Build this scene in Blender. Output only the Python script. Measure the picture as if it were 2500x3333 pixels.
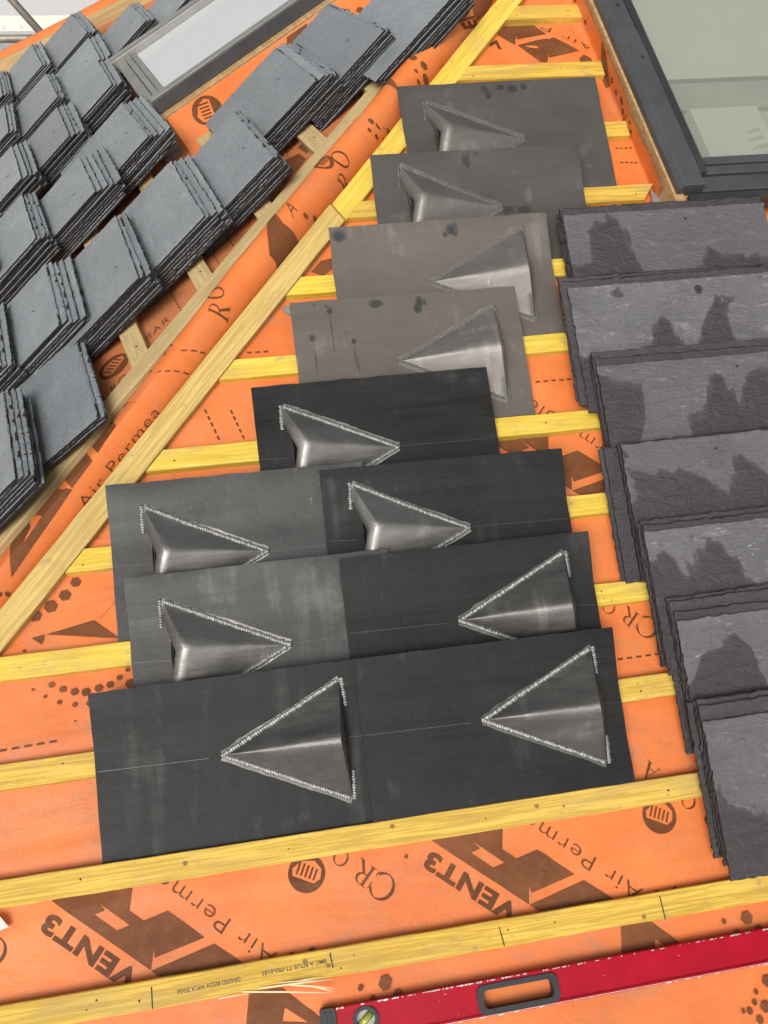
import bpy, bmesh, math, random
from math import radians, sin, cos, pi
from mathutils import Matrix, Vector, noise
from mathutils.geometry import tessellate_polygon
random.seed(11)
for o in list(bpy.data.objects): bpy.data.objects.remove(o)
SC = bpy.context.scene; COL = SC.collection
# measured layout of the roof in metres (u = along the eaves, v = up the slope)
D = {'cam_loc':[-0.3611,-1.5883,1.2465],'cam_axes':[[0.9841,-0.1774,0.0069],[0.1054,0.6151,0.7814],[-0.1428,-0.7682,0.624]],'lens':33.168,'P1':[[1.0,0.0,-0.0],[0.0,0.8556,0.5176],[0.0,-0.5176,0.8556]],'P2sign':-1,'P2':[[0.2061,-0.9785,-0.0],[0.8694,0.1831,0.4589],[-0.4491,-0.0946,0.8885]],'O2':[-0.5139,0.2935,0.1776],'hip_e':[0.6449,0.6539,0.3956],'hip0':[0.389,1.209,0.7314],'hip_ab':[0.507,0.862],'w1':[0.7642,-0.5518,-0.3338],'w2':[-0.6184,0.7507,-0.2327],'unit':[[[[-0.7903,-0.706],[-0.7774,-0.718],[-0.6189,-0.8519],[-0.6117,-0.8184],[-0.6103,-0.8325],[-0.5197,-0.8127],[-0.5827,-0.7572],[-0.6264,-0.7678],[-0.6511,-0.7469],[-0.6429,-0.7085],[-0.671,-0.6984],[-0.7367,-0.6971]],[[[-0.708,-0.7221],[-0.6939,-0.7394],[-0.7134,-0.7441],[-0.6751,-0.7771],[-0.6516,-0.7715]]]],[[[-0.6184,-0.8528],[-0.5036,-0.8257],[-0.4503,-0.8691],[-0.4268,-0.8909],[-0.4764,-0.9063],[-0.5501,-0.8998],[-0.5841,-0.8821]],[]],[[[-0.4476,-0.908],[-0.3887,-0.9175],[-0.3277,-0.9762],[-0.294,-1.0081],[-0.2962,-1.0249],[-0.4652,-0.9969]],[[[-0.3883,-0.9493],[-0.3953,-0.9716],[-0.3493,-0.9806]]]]],'unit_off':[[0,0],[0.708,0.002],[0.979,0.828]],'poly1':[[[[0.4586,1.3596],[0.5519,1.3503],[0.5856,1.3086],[0.4996,1.2911],[0.4981,1.3045],[0.4897,1.2731],[0.441,1.3123],[0.427,1.3262]],[]],[[[0.4957,1.2718],[0.6038,1.2945],[0.6654,1.2412],[0.5756,1.2229],[0.5767,1.2375],[0.5671,1.2066],[0.5493,1.2075]],[]],[[[0.6648,1.2386],[0.696,1.2135],[0.6897,1.1954],[0.657,1.197]],[]],[[[-0.7825,-0.2108],[-0.6909,-0.1929],[-0.6419,-0.2372]],[]],[[[-0.8107,-0.2147],[-0.7846,-0.2105],[-0.7916,-0.2306]],[]],[[[-0.151,0.5966],[-0.1233,0.6259],[-0.0958,0.6301],[-0.0938,0.6046],[-0.1235,0.5819]],[]]],'hex1':[[-0.7216,-0.1076,0.0116],[-0.7437,-0.1333,0.013],[-0.772,-0.1533,0.0144],[-0.8022,-0.1694,0.0134],[-0.825,-0.2394,0.0035],[-0.7746,-0.3143,0.0064],[-0.7538,-0.3259,0.007],[-0.7316,-0.3337,0.0079],[-0.7101,-0.3369,0.0088],[-0.6858,-0.3322,0.0083],[-0.6638,-0.3281,0.0071],[-0.6446,-0.3169,0.0059],[-0.6241,-0.3319,0.0104],[-0.7874,-0.3353,0.0038],[-0.7609,-0.3499,0.0049],[-0.7319,-0.3586,0.0055],[-0.704,-0.36,0.0064],[-0.8101,-0.3187,0.0029],[-0.7328,-0.3904,0.002],[-0.6281,-0.3037,0.0048],[-0.2495,-0.9398,0.0056],[-0.2292,-0.9611,0.0064],[-0.2034,-0.938,0.0128],[-0.3666,-0.8665,0.0061],[-0.3289,-0.8659,0.0077],[-0.2039,-0.94,0.0123],[-0.2497,-0.9396,0.0052],[-0.2296,-0.9608,0.0061],[-0.1826,-0.9629,0.011],[0.5081,-0.9393,0.0124],[0.4615,-0.9385,0.005],[0.4817,-0.9601,0.0056],[0.5265,-0.9631,0.0101],[0.5158,-1.0511,0.011],[0.4886,-1.0659,0.0049],[0.4807,-1.0827,0.0055],[0.5001,-1.093,0.0109],[0.4673,-1.0952,0.0065],[0.455,-1.0932,0.0043],[0.483,-1.1124,0.0076],[0.3411,-0.8666,0.005],[0.3793,-0.8674,0.0062],[-0.1314,-0.7305,0.0039],[0.6475,-0.4191,0.0022]],'dash1':[[[-0.4295,0.2565],[-0.4024,0.174],5],[[-0.373,0.2493],[-0.3487,0.1713],5],[[-0.3231,0.3895],[-0.267,0.3868],3],[[0.3326,0.251],[0.4475,0.2518],6],[[-0.8747,-0.4278],[-0.7584,-0.423],5],[[0.3736,-0.4116],[0.4983,-0.4116],6],[[0.6879,0.9073],[0.7364,0.9042],4],[[0.6884,0.8591],[0.741,0.8571],4]],'text1':[['VENT3','bold',[-0.6369,-0.8572],[-0.7909,-0.7287],0.033],['Air Perm','thin',[-0.3907,-0.8596],[-0.5609,-0.7079],0.0319]],'text1_off':[[0,0],[0.708,0.002],[0.979,0.828]],'text1b':[['Air P','thin',[0.7136,1.2523],[0.5824,1.3437],0.0203],['V','bold',[0.4597,1.2797],[0.4214,1.2973],0.0248],['me','thin',[0.4719,0.0772],[0.4115,0.1288],0.025]],'logo1':[[-0.3223,-0.7316,0.035],[0.3857,-0.7296,0.035]],'serif1':[['C',-0.1837,-0.7766,-0.7132,-0.7009,0.0568],['R',-0.2191,-0.7447,-0.7069,-0.7073,0.0469],['O',-0.255,-0.7143,-0.7006,-0.7135,0.0336],['C',0.5243,-0.7746,-0.7132,-0.7009,0.0568],['R',0.4889,-0.7427,-0.7069,-0.7073,0.0469],['O',0.45299999999999996,-0.7123,-0.7006,-0.7135,0.0336],['C',-0.8916999999999999,-0.7786,-0.7132,-0.7009,0.0568],['R',-0.9270999999999999,-0.7467,-0.7069,-0.7073,0.0469],['O',-0.963,-0.7163,-0.7006,-0.7135,0.0336],['C',0.4558,-0.352,-0.7298,-0.6837,0.0553],['R',0.4179,-0.3224,-0.7244,-0.6893,0.0437],['O',0.381,-0.2997,-0.7196,-0.6943,0.032],['A',0.3867,-0.6433,-0.7489,-0.6627,0.0396]],'hip_x':[0.7269,-0.6847,-0.0532],'hip_n':[-0.2361,-0.3218,0.9169],'hip_fr':[0.0398,-0.0392],'hip_fl':[-0.0398,-0.0392],'prof':'see scene','hip_poly':[[[[-0.26,-1.5341],[0.53,-1.562],[0.6,-1.6351],[-0.24,-1.6089]],[]],[[[-0.26,-1.6278],[0.61,-1.6549],[0.63,-1.7274],[-0.27,-1.703]],[]],[[[-0.3,-1.7542],[-0.17,-1.7385],[0.49,-1.739],[0.64,-1.7293],[0.67,-1.7829],[0.71,-1.876],[0.75,-1.9441],[0.55,-1.9082],[-0.3,-1.8646]],[[[-0.19,-1.8148],[0.54,-1.8086],[0.58,-1.8412],[0.6,-1.8737],[0.48,-1.8391]]]],[[[0.28,-0.4516],[0.28,-0.4094],[0.09,-0.3607],[0.63,-0.4104],[0.67,-0.421],[-0.15,-0.3592],[0.2,-0.4262]],[]],[[[-0.23,-0.8871],[0.62,-0.9306],[0.83,-0.9281],[1.0,-0.9292],[1.0,-0.9759],[0.99,-1.0254],[0.9,-1.0167],[0.76,-1.0176]],[]],[[[-0.07,0.0425],[0.81,-0.0533],[0.94,-0.0485],[0.96,-0.0005],[0.93,0.0456],[0.68,-0.0082],[-0.25,0.0541]],[]]],'hip_hex':[[0.08,-0.5048,0.0059],[0.66,-0.5463,0.0068],[0.79,-0.5391,0.0065],[0.89,-0.5292,0.0065],[0.95,-0.5141,0.0053],[-0.13,-0.5069,0.0035],[0.73,-0.5689,0.0047],[0.87,-0.5611,0.005],[0.98,-0.54,0.0041],[0.28,-0.5468,0.0029],[0.8,-0.8727,0.0059],[0.93,-0.8532,0.0065],[0.5,-0.302,0.0093],[0.74,-0.3017,0.0093],[0.9,-0.3188,0.0102],[0.84,-0.3469,0.0056],[0.7,-0.3328,0.0051],[-0.18,-0.2521,0.0037],[0.28,-0.1428,0.0023],[0.76,-1.983,0.0053],[0.85,-1.9734,0.0053]],'hip_dash':[[[-0.26,-1.3522],[0.4,-1.3623],[-0.05,-1.3235],[0.62,-1.34],[0.72,-1.3242],[0.83,-1.3112],[0.95,-1.298]],[[-0.24,-1.4112],[0.13,-1.4074],[0.53,-1.4115],[0.62,-1.4007],[0.71,-1.3863],[0.82,-1.3739],[0.94,-1.3614]]],'hip_lap':[[0.71,-1.4957],[-0.07,-0.5371]],'hip_text':[['Air Permea','thin',[0.95,-1.743],[0.92,-1.476],[0.77,-1.745]],['ENT3','bold',[1.0,-0.0525],[0.4,-0.1052],[0.87,-0.1106]],['A','thin',[0.7,-0.9047],[0.67,-0.8797],[-0.14,-0.855]],['RO','serif',[0.82,-1.2168],[-0.3,-1.1615],[0.62,-1.1992]],['O','serif',[0.84,-0.6773],[0.65,-0.6683],[0.65,-0.7141]]],'hip_logo':[[-0.08,-0.6821],0.034],'hip_joint':-0.803,'v0':1.5949,'bat_right':{1:0.694,2:0.708,3:0.728,4:0.751},'stack2':{'1a':[0.2936,-0.1413,-0.0829,-0.1458,0.05,3,1],'1z':[0.1679,-0.3185,-0.1867,-0.3263,0.1,6,3],'2z':[0.6157,-0.308,0.2847,-0.3131,0.1,7,2],'2a':[0.639,-0.1285,0.2896,-0.1373,0.1,7,4],'2b':[0.639,0.0946,0.2536,0.0811,0.1,7,2],'2c':[0.7291,0.2964,0.3224,0.2855,0.1,7,3],'2d':[0.76,0.5176,0.3799,0.5088,0.1,7,1],'2e':[0.991,0.7322,0.6208,0.7329,0.1,7,4],'2f':[1.0414,0.9332,0.6347,0.9521,0.1,7,1],'2g':[0.9289,1.1213,0.5696,1.1423,0.1,7,1],'3a':[1.1682,-0.1323,0.8068,-0.1298,0.11,8,3],'3b':[1.1469,0.0766,0.8419,0.0785,0.11,8,4],'3c':[1.3374,0.2749,0.9581,0.2855,0.11,8,4],'4a':[1.6285,-0.1193,1.2949,-0.1188,0.11,8,3],'4b':[1.7,0.0799,1.37,0.077,0.11,8,3],'4c':[1.8684,0.284,1.5524,0.2807,0.11,8,2],'5a':[2.108,-0.101,1.7877,-0.1156,0.11,7,2],'5b':[2.1321,0.0941,1.7934,0.0945,0.11,7,2],'5c':[2.2018,0.3018,1.8741,0.2931,0.11,7,2],'6a':[2.5868,-0.0852,2.2398,-0.0941,0.11,7,3],'6b':[2.6286,0.0951,2.2598,0.0939,0.11,7,2],'6c':[2.6669,0.3038,2.2735,0.3122,0.11,7,2],'7d':[2.2584,0.5117,1.9464,0.5118,0.11,7,2],'7e':[2.2013,0.7196,1.9203,0.7245,0.11,7,1],'4z':[1.6174,-0.2844,1.2887,-0.277,0.11,7,2],'3z':[1.184,-0.3124,0.8263,-0.3042,0.11,7,2]},'stack1':{'S1':[0.45,0.6375],'S2':[0.4184,0.4373],'S3':[0.4404,0.2306],'S4':[0.4504,0.035],'S5':[0.4524,-0.1648],'S6':[0.4717,-0.3612],'S7':[0.4688,-0.5631]},'sheets':{'A':[-0.6926,-0.3473,0],'B':[-0.1854,-0.349,-0.2],'C':[-0.615,-0.1266,0],'D':[-0.1884,-0.14,0],'E':[-0.6404,0.0771,-0.4],'F':[-0.2033,0.061,-0.5],'G':[-0.3244,0.2708,0.1],'H':[-0.2161,0.4773,0],'I':[-0.1047,0.6778,0.45],'J':[0.0224,0.8818,0.2],'K':[0.1271,1.0898,0.5]},'apex':{'A':[-0.452,-0.497],'B':[0.06,-0.501],'D':[0.049,-0.296],'H':[0.021,0.319],'I':[0.127,0.52],'C':[-0.309,-0.299],'E':[-0.332,-0.098],'F':[0.098,-0.098],'G':[-0.023,0.108],'J':[0.331,0.722],'K':[0.432,0.929]},'drips':[['K',0.3548,1.0911,0.0126,0.0129],['K',0.3605,1.0589,0.011,0.0167],['K',0.3965,1.0914,0.0158,0.0109],['K',0.4276,1.0873,0.0198,0.0149],['K',0.4578,1.0881,0.0111,0.011],['J',0.2552,0.8778,0.0098,0.0194],['J',0.2626,0.8452,0.0128,0.021],['J',0.2866,0.8929,0.0046,0.0042],['J',0.3503,0.7127,0.0205,0.0159],['J',0.3913,0.7097,0.0258,0.0135],['I',-0.0821,0.6633,0.0175,0.0162],['I',0.1952,0.664,0.008,0.0213],['I',0.1861,0.6411,0.014,0.0141],['I',0.1708,0.6311,0.007,0.0076],['H',-0.0204,0.4721,0.0171,0.011],['H',0.0815,0.4612,0.0086,0.0166],['H',0.076,0.4423,0.0105,0.0132],['H',0.0942,0.4562,0.0048,0.0072],['H',-0.1276,0.4519,0.0075,0.0092],['H',-0.1346,0.4634,0.0033,0.0038],['H',-0.1744,0.389,0.0074,0.009],['H',-0.0817,0.3742,0.0065,0.0079],['H',-0.0966,0.3953,0.0023,0.0027],['H',-0.1619,0.4783,0.0037,0.0033],['H',-0.1284,0.4169,0.0014,0.0293],['H',-0.1284,0.3742,0.0012,0.0263],['H',-0.1723,0.331,0.0014,0.031],['H',-0.0828,0.333,0.0012,0.0312],['H',-0.0781,0.3169,0.0012,0.0234]],'pencil':[[[-0.2974,-0.8721],[-0.295,-0.897]],[[-0.6161,-0.8766],[-0.6163,-0.9119]],[[0.0196,-0.8765],[0.0235,-0.9109]],[[0.3387,-0.8722],[0.3394,-0.9144]]],'stamp':[['GRADED BS5534 WPCA 25X50','stamp',[-0.4609,-0.8856],[-0.5721,-0.8887],0.0065],['BMC A BITUS TT-PRS-0183','stamp',[-0.3058,-0.8805],[-0.4217,-0.8829],0.0067]],'splint':[[[-0.4592,-0.9098],[-0.3046,-0.9362],9],[[-0.3753,-0.9121],[-0.2963,-0.9303],7],[[-0.3434,-0.9172],[-0.2982,-0.9356],7],[[-0.4295,-0.909],[-0.2981,-0.9152],8],[[-0.5012,-0.9142],[-0.4448,-0.9142],5],[[-0.3945,-0.9056],[-0.3253,-0.912],6],[[-0.3698,-0.9073],[-0.31,-0.9099],6]],'nails':[[-0.7302,-0.68],[-0.3508,-0.6838],[0.0307,-0.6846],[0.1885,-0.6845],[-0.7111,-0.8828],[-0.6386,-0.8956],[-0.7283,-0.8951],[-0.2548,-0.8825],[-0.2808,-0.8998],[0.0352,-0.8847],[0.0412,-0.8963],[0.1263,-0.8861],[0.4034,-0.6938],[0.4055,-0.6858],[0.3956,-0.4701],[0.3984,-0.486],[0.3667,-0.2833],[0.365,-0.267],[0.3277,0.1365],[0.3438,-0.0624],[0.5058,1.3552],[0.6549,1.3655],[0.345,1.1503],[0.5891,1.1635],[0.6601,1.1651],[0.6978,0.7461],[-0.5025,0.1316],[-0.7021,-0.0805],[-0.829,-0.2765],[-0.7541,-0.4696]],'knots':[[-0.5421,-0.6808],[-0.1513,-0.6727],[0.135,-0.6766],[0.2992,-0.9033],[-0.3029,-0.8919],[-0.3437,-0.8785]],'logo2':[0.2014,-0.1073],'text2':[['MAR','thin',[0.205,-0.0187],[0.2348,0.0626],[0.2325,-0.0176]],['CRO','thin',[0.0917,-0.1588],[0.1173,-0.0871],[0.1212,-0.1598]],['er','thin',[0.3336,-0.1531],[0.3769,-0.0969],[0.3682,-0.1597]],['Air','thin',[0.6145,0.5479],[0.6656,0.6053],[0.6779,0.5563]]],'poly2':[[[[0.725,0.6832],[0.7638,0.747],[0.8024,0.7804],[0.7858,0.8134],[0.7105,0.7904],[0.6869,0.8105],[0.6738,0.7576],[0.6621,0.7014],[0.6584,0.6785]],[[[0.7205,0.7294],[0.7172,0.7497],[0.6932,0.7485],[0.7014,0.7259]]]],[[[0.6254,0.5847],[0.64,0.62],[0.574,0.6239],[0.5631,0.5904]],[]],[[[0.6074,0.5308],[0.592,0.5756],[0.5367,0.5796],[0.5139,0.5462],[0.4852,0.4864],[0.544,0.4935]],[]],[[[1.3394,0.7233],[1.5288,0.8075],[1.5264,0.8466],[1.3538,0.8204],[1.3732,0.7762],[1.4305,0.7913]],[]]],'dash2':[[[0.3533,0.0968],[0.231,0.0987]],[[0.4149,0.2385],[0.3106,0.2359]],[[0.4748,0.2895],[0.3582,0.291]]],'scaf':{'r1':[[-2.168,5.4061,-0.1711],[-0.4357,5.1038,-0.1469]],'r2':[[-2.1947,5.3966,-0.2692],[-0.449,5.0857,-0.2524]],'d1':[[-1.6784,5.7326,0.1826],[-1.3365,5.3876,-0.1639]],'d2':[[-0.9589,5.4039,-0.0574],[-0.6539,5.5958,0.2486]]},'band':[[-7.8219,7.8467,-0.3836],[0.9531,6.3052,-0.273],[0.9415,6.2374,-0.3591],[-7.8352,7.7688,-0.4825]],'net':[[-9.7943,8.071,-1.1998],[0.2022,6.332,-1.0529],[0.5414,8.311,1.4611],[-9.4447,10.1109,1.3915]],'bandspots':[[-1.8086,6.7264,-0.3705],[-1.679,6.706,-0.366],[-1.4177,6.6648,-0.3568]]}

# ------------------------------------------------------------------ camera
cam = bpy.data.cameras.new('camera'); co = bpy.data.objects.new('camera', cam); COL.objects.link(co)
r_, u_, b_ = D['cam_axes']; L_ = D['cam_loc']
co.matrix_world = Matrix([[r_[i], u_[i], b_[i], L_[i]] for i in range(3)] + [[0, 0, 0, 1]])
cam.sensor_fit = 'VERTICAL'; cam.sensor_height = 36; cam.lens = D['lens']; cam.clip_start = .05; cam.clip_end = 400
SC.camera = co
# ------------------------------------------------------------------ light
SUN_EL, SUN_AZ = radians(36), radians(-155)     # azimuth from +Y towards +X
sd = Vector((sin(SUN_AZ)*cos(SUN_EL), cos(SUN_AZ)*cos(SUN_EL), sin(SUN_EL)))
W = bpy.data.worlds.new('World'); SC.world = W; W.use_nodes = True
nt = W.node_tree; bg = nt.nodes['Background']
sky = nt.nodes.new('ShaderNodeTexSky'); sky.sky_type = 'NISHITA'; sky.sun_disc = False
sky.sun_elevation = SUN_EL; sky.sun_rotation = SUN_AZ
sky.air_density = 1.0; sky.dust_density = 6.0; sky.ozone_density = .6
hs = nt.nodes.new('ShaderNodeHueSaturation'); hs.inputs['Saturation'].default_value = .18   # overcast: almost no blue
nt.links.new(sky.outputs[0], hs.inputs['Color']); nt.links.new(hs.outputs[0], bg.inputs[0]); bg.inputs[1].default_value = .092
sl = bpy.data.lights.new('sun', 'SUN'); sl.energy = 1.95; sl.angle = radians(30); sl.color = (1, .97, .92)
so = bpy.data.objects.new('sun', sl); COL.objects.link(so)
so.rotation_euler = sd.to_track_quat('Z', 'Y').to_euler()
SC.view_settings.view_transform = 'Standard'; SC.view_settings.look = 'None'
SC.view_settings.exposure = .22; SC.view_settings.gamma = 1; SC.view_settings.use_curve_mapping = False
# ------------------------------------------------------------------ frames of the two roof slopes
def frame(ax, o=(0, 0, 0)):
    return Matrix([[ax[0][i], ax[1][i], ax[2][i], o[i]] for i in range(3)] + [[0, 0, 0, 1]])
M1 = frame(D['P1']); M2 = frame(D['P2'], D['O2'])
HE = D['hip_e']; HIP0 = D['hip0']
MH = frame([D['hip_x'], HE, D['hip_n']], HIP0)     # x across, y up the hip, z out
T = Matrix.Translation
def Rz(a): return Matrix.Rotation(a, 4, 'Z')
def Rx(a): return Matrix.Rotation(a, 4, 'X')
E0, E1 = .6449, .7642; H0U, H0V = .389, 1.413
HA, HB = D['hip_ab']
def hip_u(v, d=0): return H0U + (d + (v-H0V)*E0)/E1
def hip_a(b, d=0): return (d + b*HA)/HB
# ------------------------------------------------------------------ materials
def rgb(h):
    f = lambda c: c/12.92 if c <= .04045 else ((c+.055)/1.055)**2.4
    return tuple(f(int(h[i:i+2], 16)/255) for i in (0, 2, 4)) + (1,)
class NT:
    def __init__(s, name):
        s.m = bpy.data.materials.new(name); s.m.use_nodes = True; s.t = s.m.node_tree
        s.b = s.t.nodes['Principled BSDF']; s.tc = s.t.nodes.new('ShaderNodeTexCoord')
    def n(s, typ, **k):
        x = s.t.nodes.new(typ)
        for a, v in k.items(): setattr(x, a, v)
        return x
    def l(s, a, b): s.t.links.new(a, b)
    def noise(s, scale, detail=4, rough=.55, vec=None, stretch=None, dist=0):
        x = s.n('ShaderNodeTexNoise'); x.inputs['Scale'].default_value = scale; x.inputs['Detail'].default_value = detail
        x.inputs['Roughness'].default_value = rough; x.inputs['Distortion'].default_value = dist
        v = vec or s.vec
        if stretch:
            mp = s.n('ShaderNodeMapping'); mp.inputs['Scale'].default_value = stretch; s.l(v, mp.inputs[0]); v = mp.outputs[0]
        s.l(v, x.inputs['Vector']); return x.outputs['Fac']
    def ramp(s, fac, stops):
        x = s.n('ShaderNodeValToRGB'); e = x.color_ramp.elements
        while len(e) < len(stops): e.new(.5)
        for i, (p, c) in enumerate(stops):
            e[i].position = p; e[i].color = c if len(c) == 4 else tuple(c)+(1,)
        s.l(fac, x.inputs[0]); return x.outputs[0]
    def mix(s, fac, a, b, typ='MIX'):
        x = s.n('ShaderNodeMix', data_type='RGBA', blend_type=typ)
        for sock, val in ((x.inputs[0], fac), (x.inputs[6], a), (x.inputs[7], b)):
            if hasattr(val, 'links') or hasattr(val, 'is_linked'): s.l(val, sock)
            else: sock.default_value = val
        return x.outputs[2]
    def math(s, op, a, b=0):
        x = s.n('ShaderNodeMath', operation=op)
        for i, v in enumerate((a, b)):
            if hasattr(v, 'is_linked'): s.l(v, x.inputs[i])
            else: x.inputs[i].default_value = v
        return x.outputs[0]
    def bump(s, h, strength=.3, dist=.002):
        x = s.n('ShaderNodeBump'); x.inputs['Strength'].default_value = strength; x.inputs['Distance'].default_value = dist
        s.l(h, x.inputs['Height']); s.l(x.outputs[0], s.b.inputs['Normal']); return x
    def rough(s, v):
        if hasattr(v, 'is_linked'): s.l(v, s.b.inputs['Roughness'])
        else: s.b.inputs['Roughness'].default_value = v
    def base(s, v):
        if hasattr(v, 'is_linked'): s.l(v, s.b.inputs['Base Color'])
        else: s.b.inputs['Base Color'].default_value = v
    def objvec(s, spread=9.0):
        oi = s.n('ShaderNodeObjectInfo'); a = s.n('ShaderNodeVectorMath', operation='SCALE'); a.inputs['Scale'].default_value = spread
        cx = s.n('ShaderNodeCombineXYZ')
        for i in range(3): s.l(oi.outputs['Random'], cx.inputs[i])
        s.l(cx.outputs[0], a.inputs[0]); ad = s.n('ShaderNodeVectorMath', operation='ADD')
        s.l(s.tc.outputs['Object'], ad.inputs[0]); s.l(a.outputs[0], ad.inputs[1]); s.vec = ad.outputs[0]; s.rnd = oi.outputs['Random']
        return s.vec
def g(v): return (v, v, v, 1)
def simple(name, col, rough=.5, metal=0, var=.12, scale=30, bump=.1):
    n = NT(name); n.objvec(); f = n.noise(scale, 5)
    c = tuple(col[:3])
    n.base(n.ramp(f, [(.25, tuple(x*(1-var) for x in c)), (.75, tuple(min(1, x*(1+var)) for x in c))]))
    n.rough(rough); n.b.inputs['Metallic'].default_value = metal
    if bump: n.bump(n.noise(scale*6, 3), bump, .001)
    return n.m
def mat_membrane(name, dusty):
    n = NT(name); n.vec = n.tc.outputs['Object']
    big = n.noise(3.2, 6, .62); spk = n.noise(60, 5, .75); weave = n.noise(420, 2, .5)
    c = n.ramp(big, [(.3, (.60, .142, .030)), (.52, (.70, .182, .043)), (.75, (.77, .225, .060))])
    d = n.ramp(n.noise(4.5, 9, .74, dist=.6), [(.47, g(0)), (.70, g(.8+.1*dusty))])
    c = n.mix(n.mix(d, g(0), n.ramp(spk, [(.36, g(.25)), (.66, g(.9))])), c, (.36, .19, .105, 1))
    sm = n.ramp(n.noise(1, 6, .7, stretch=(2.5, 7, 4), dist=1.5), [(.60, g(0)), (.76, g(.5))])
    c = n.mix(sm, c, (.30, .21, .15, 1))
    c = n.mix(n.ramp(spk, [(.62, g(0)), (.74, g(.55))]), c, (.52, .15, .045, 1))
    if dusty: c = n.mix(.55, c, (.33, .155, .08, 1))
    n.base(c); n.rough(.5); n.b.inputs['Specular IOR Level'].default_value = .4
    n.bump(n.math('ADD', n.math('MULTIPLY', weave, .35), n.math('ADD', n.math('MULTIPLY', n.noise(9, 5), 2.4), n.math('MULTIPLY', n.noise(1, 3, .5, stretch=(2, 9, 5), dist=1.5), 1.3))), .55, .004)
    return n.m
def mat_print(name, dark):
    n = NT(name); n.vec = n.tc.outputs['Object']
    a = n.noise(60, 5, .7); b = n.noise(9, 5, .6)
    c = n.ramp(b, [(.3, (.125*dark, .042*dark, .015*dark)), (.7, (.190*dark, .068*dark, .025*dark))])
    n.base(n.mix(n.ramp(a, [(.5, g(0)), (.78, g(.4))]), c, (.30, .12, .05, 1)))
    n.rough(.6); n.b.inputs['Specular IOR Level'].default_value = .2; return n.m
def mat_timber(name, c0, c1, c2):
    n = NT(name); n.objvec()
    gr = n.noise(1, 6, .66, stretch=(3.2, 85, 70), dist=1.6); bl = n.noise(9, 6, .66, stretch=(.5, 1, 1)); fine = n.noise(1, 3, .6, stretch=(22, 520, 420))
    lo = n.noise(1, 3, .5, stretch=(2.0, 26, 26), dist=2.2)
    c = n.ramp(gr, [(.30, tuple(x*.86 for x in c0[:3])), (.46, c0), (.56, c1), (.72, c2)])
    c = n.mix(n.ramp(lo, [(.50, g(0)), (.56, g(.16)), (.62, g(0))]), c, tuple(x*.62 for x in c0[:3])+(1,))
    c = n.mix(n.ramp(bl, [(.52, g(0)), (.72, g(.6))]), c, (.40, .285, .13, 1))
    c = n.mix(n.ramp(n.noise(26, 8, .74), [(.58, g(0)), (.70, g(.6))]), c, (.27, .21, .13, 1))
    c = n.mix(n.ramp(fine, [(.30, g(.16)), (.52, g(0))]), c, tuple(x*.5 for x in c0[:3])+(1,))
    c = n.mix(n.ramp(n.rnd, [(0, g(0)), (1, g(.16))]), c, (.50, .37, .17, 1))
    n.base(c); n.rough(.68); n.b.inputs['Specular IOR Level'].default_value = .3
    n.bump(n.math('ADD', fine, n.math('MULTIPLY', gr, .9)), .5, .0014); return n.m
def mat_lead(name, c0, c1, metal, ro, streak):
    n = NT(name); n.objvec()
    s = n.noise(1, 7, .7, stretch=(2.0, 110, 60)); cl = n.noise(6, 7, .62, stretch=(.8, 1.3, 1), dist=.5); vt = n.noise(1, 5, .6, stretch=(26, 3, 3))
    c = n.ramp(n.math('ADD', n.math('MULTIPLY', s, streak), n.math('MULTIPLY', cl, 1-streak)), [(.3, c0), (.70, c1)])
    lite = tuple(min(1, x*2.1+.03) for x in c1[:3])+(1,)
    c = n.mix(n.ramp(n.math('MULTIPLY', vt, cl), [(.30, g(0)), (.42, g(.35))]), c, lite)
    c = n.mix(n.ramp(n.noise(1, 4, .55, stretch=(60, 16, 16), dist=6), [(.66, g(0)), (.70, g(.30))]), c, lite)
    c = n.mix(n.ramp(n.noise(42, 8, .8, dist=1.5), [(.64, g(0)), (.74, g(.35))]), c, lite)
    n.base(c); n.b.inputs['Metallic'].default_value = metal
    n.b.inputs['Specular IOR Level'].default_value = .5 if metal > .4 else .18
    n.rough(n.ramp(n.math('MULTIPLY', n.math('ADD', cl, s), .5), [(.35, g(ro-.12)), (.65, g(ro+.12))]))
    n.bump(n.math('ADD', n.math('MULTIPLY', s, .4), n.math('MULTIPLY', n.noise(14, 4), 1.6)), .4, .0025); return n.m
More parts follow.
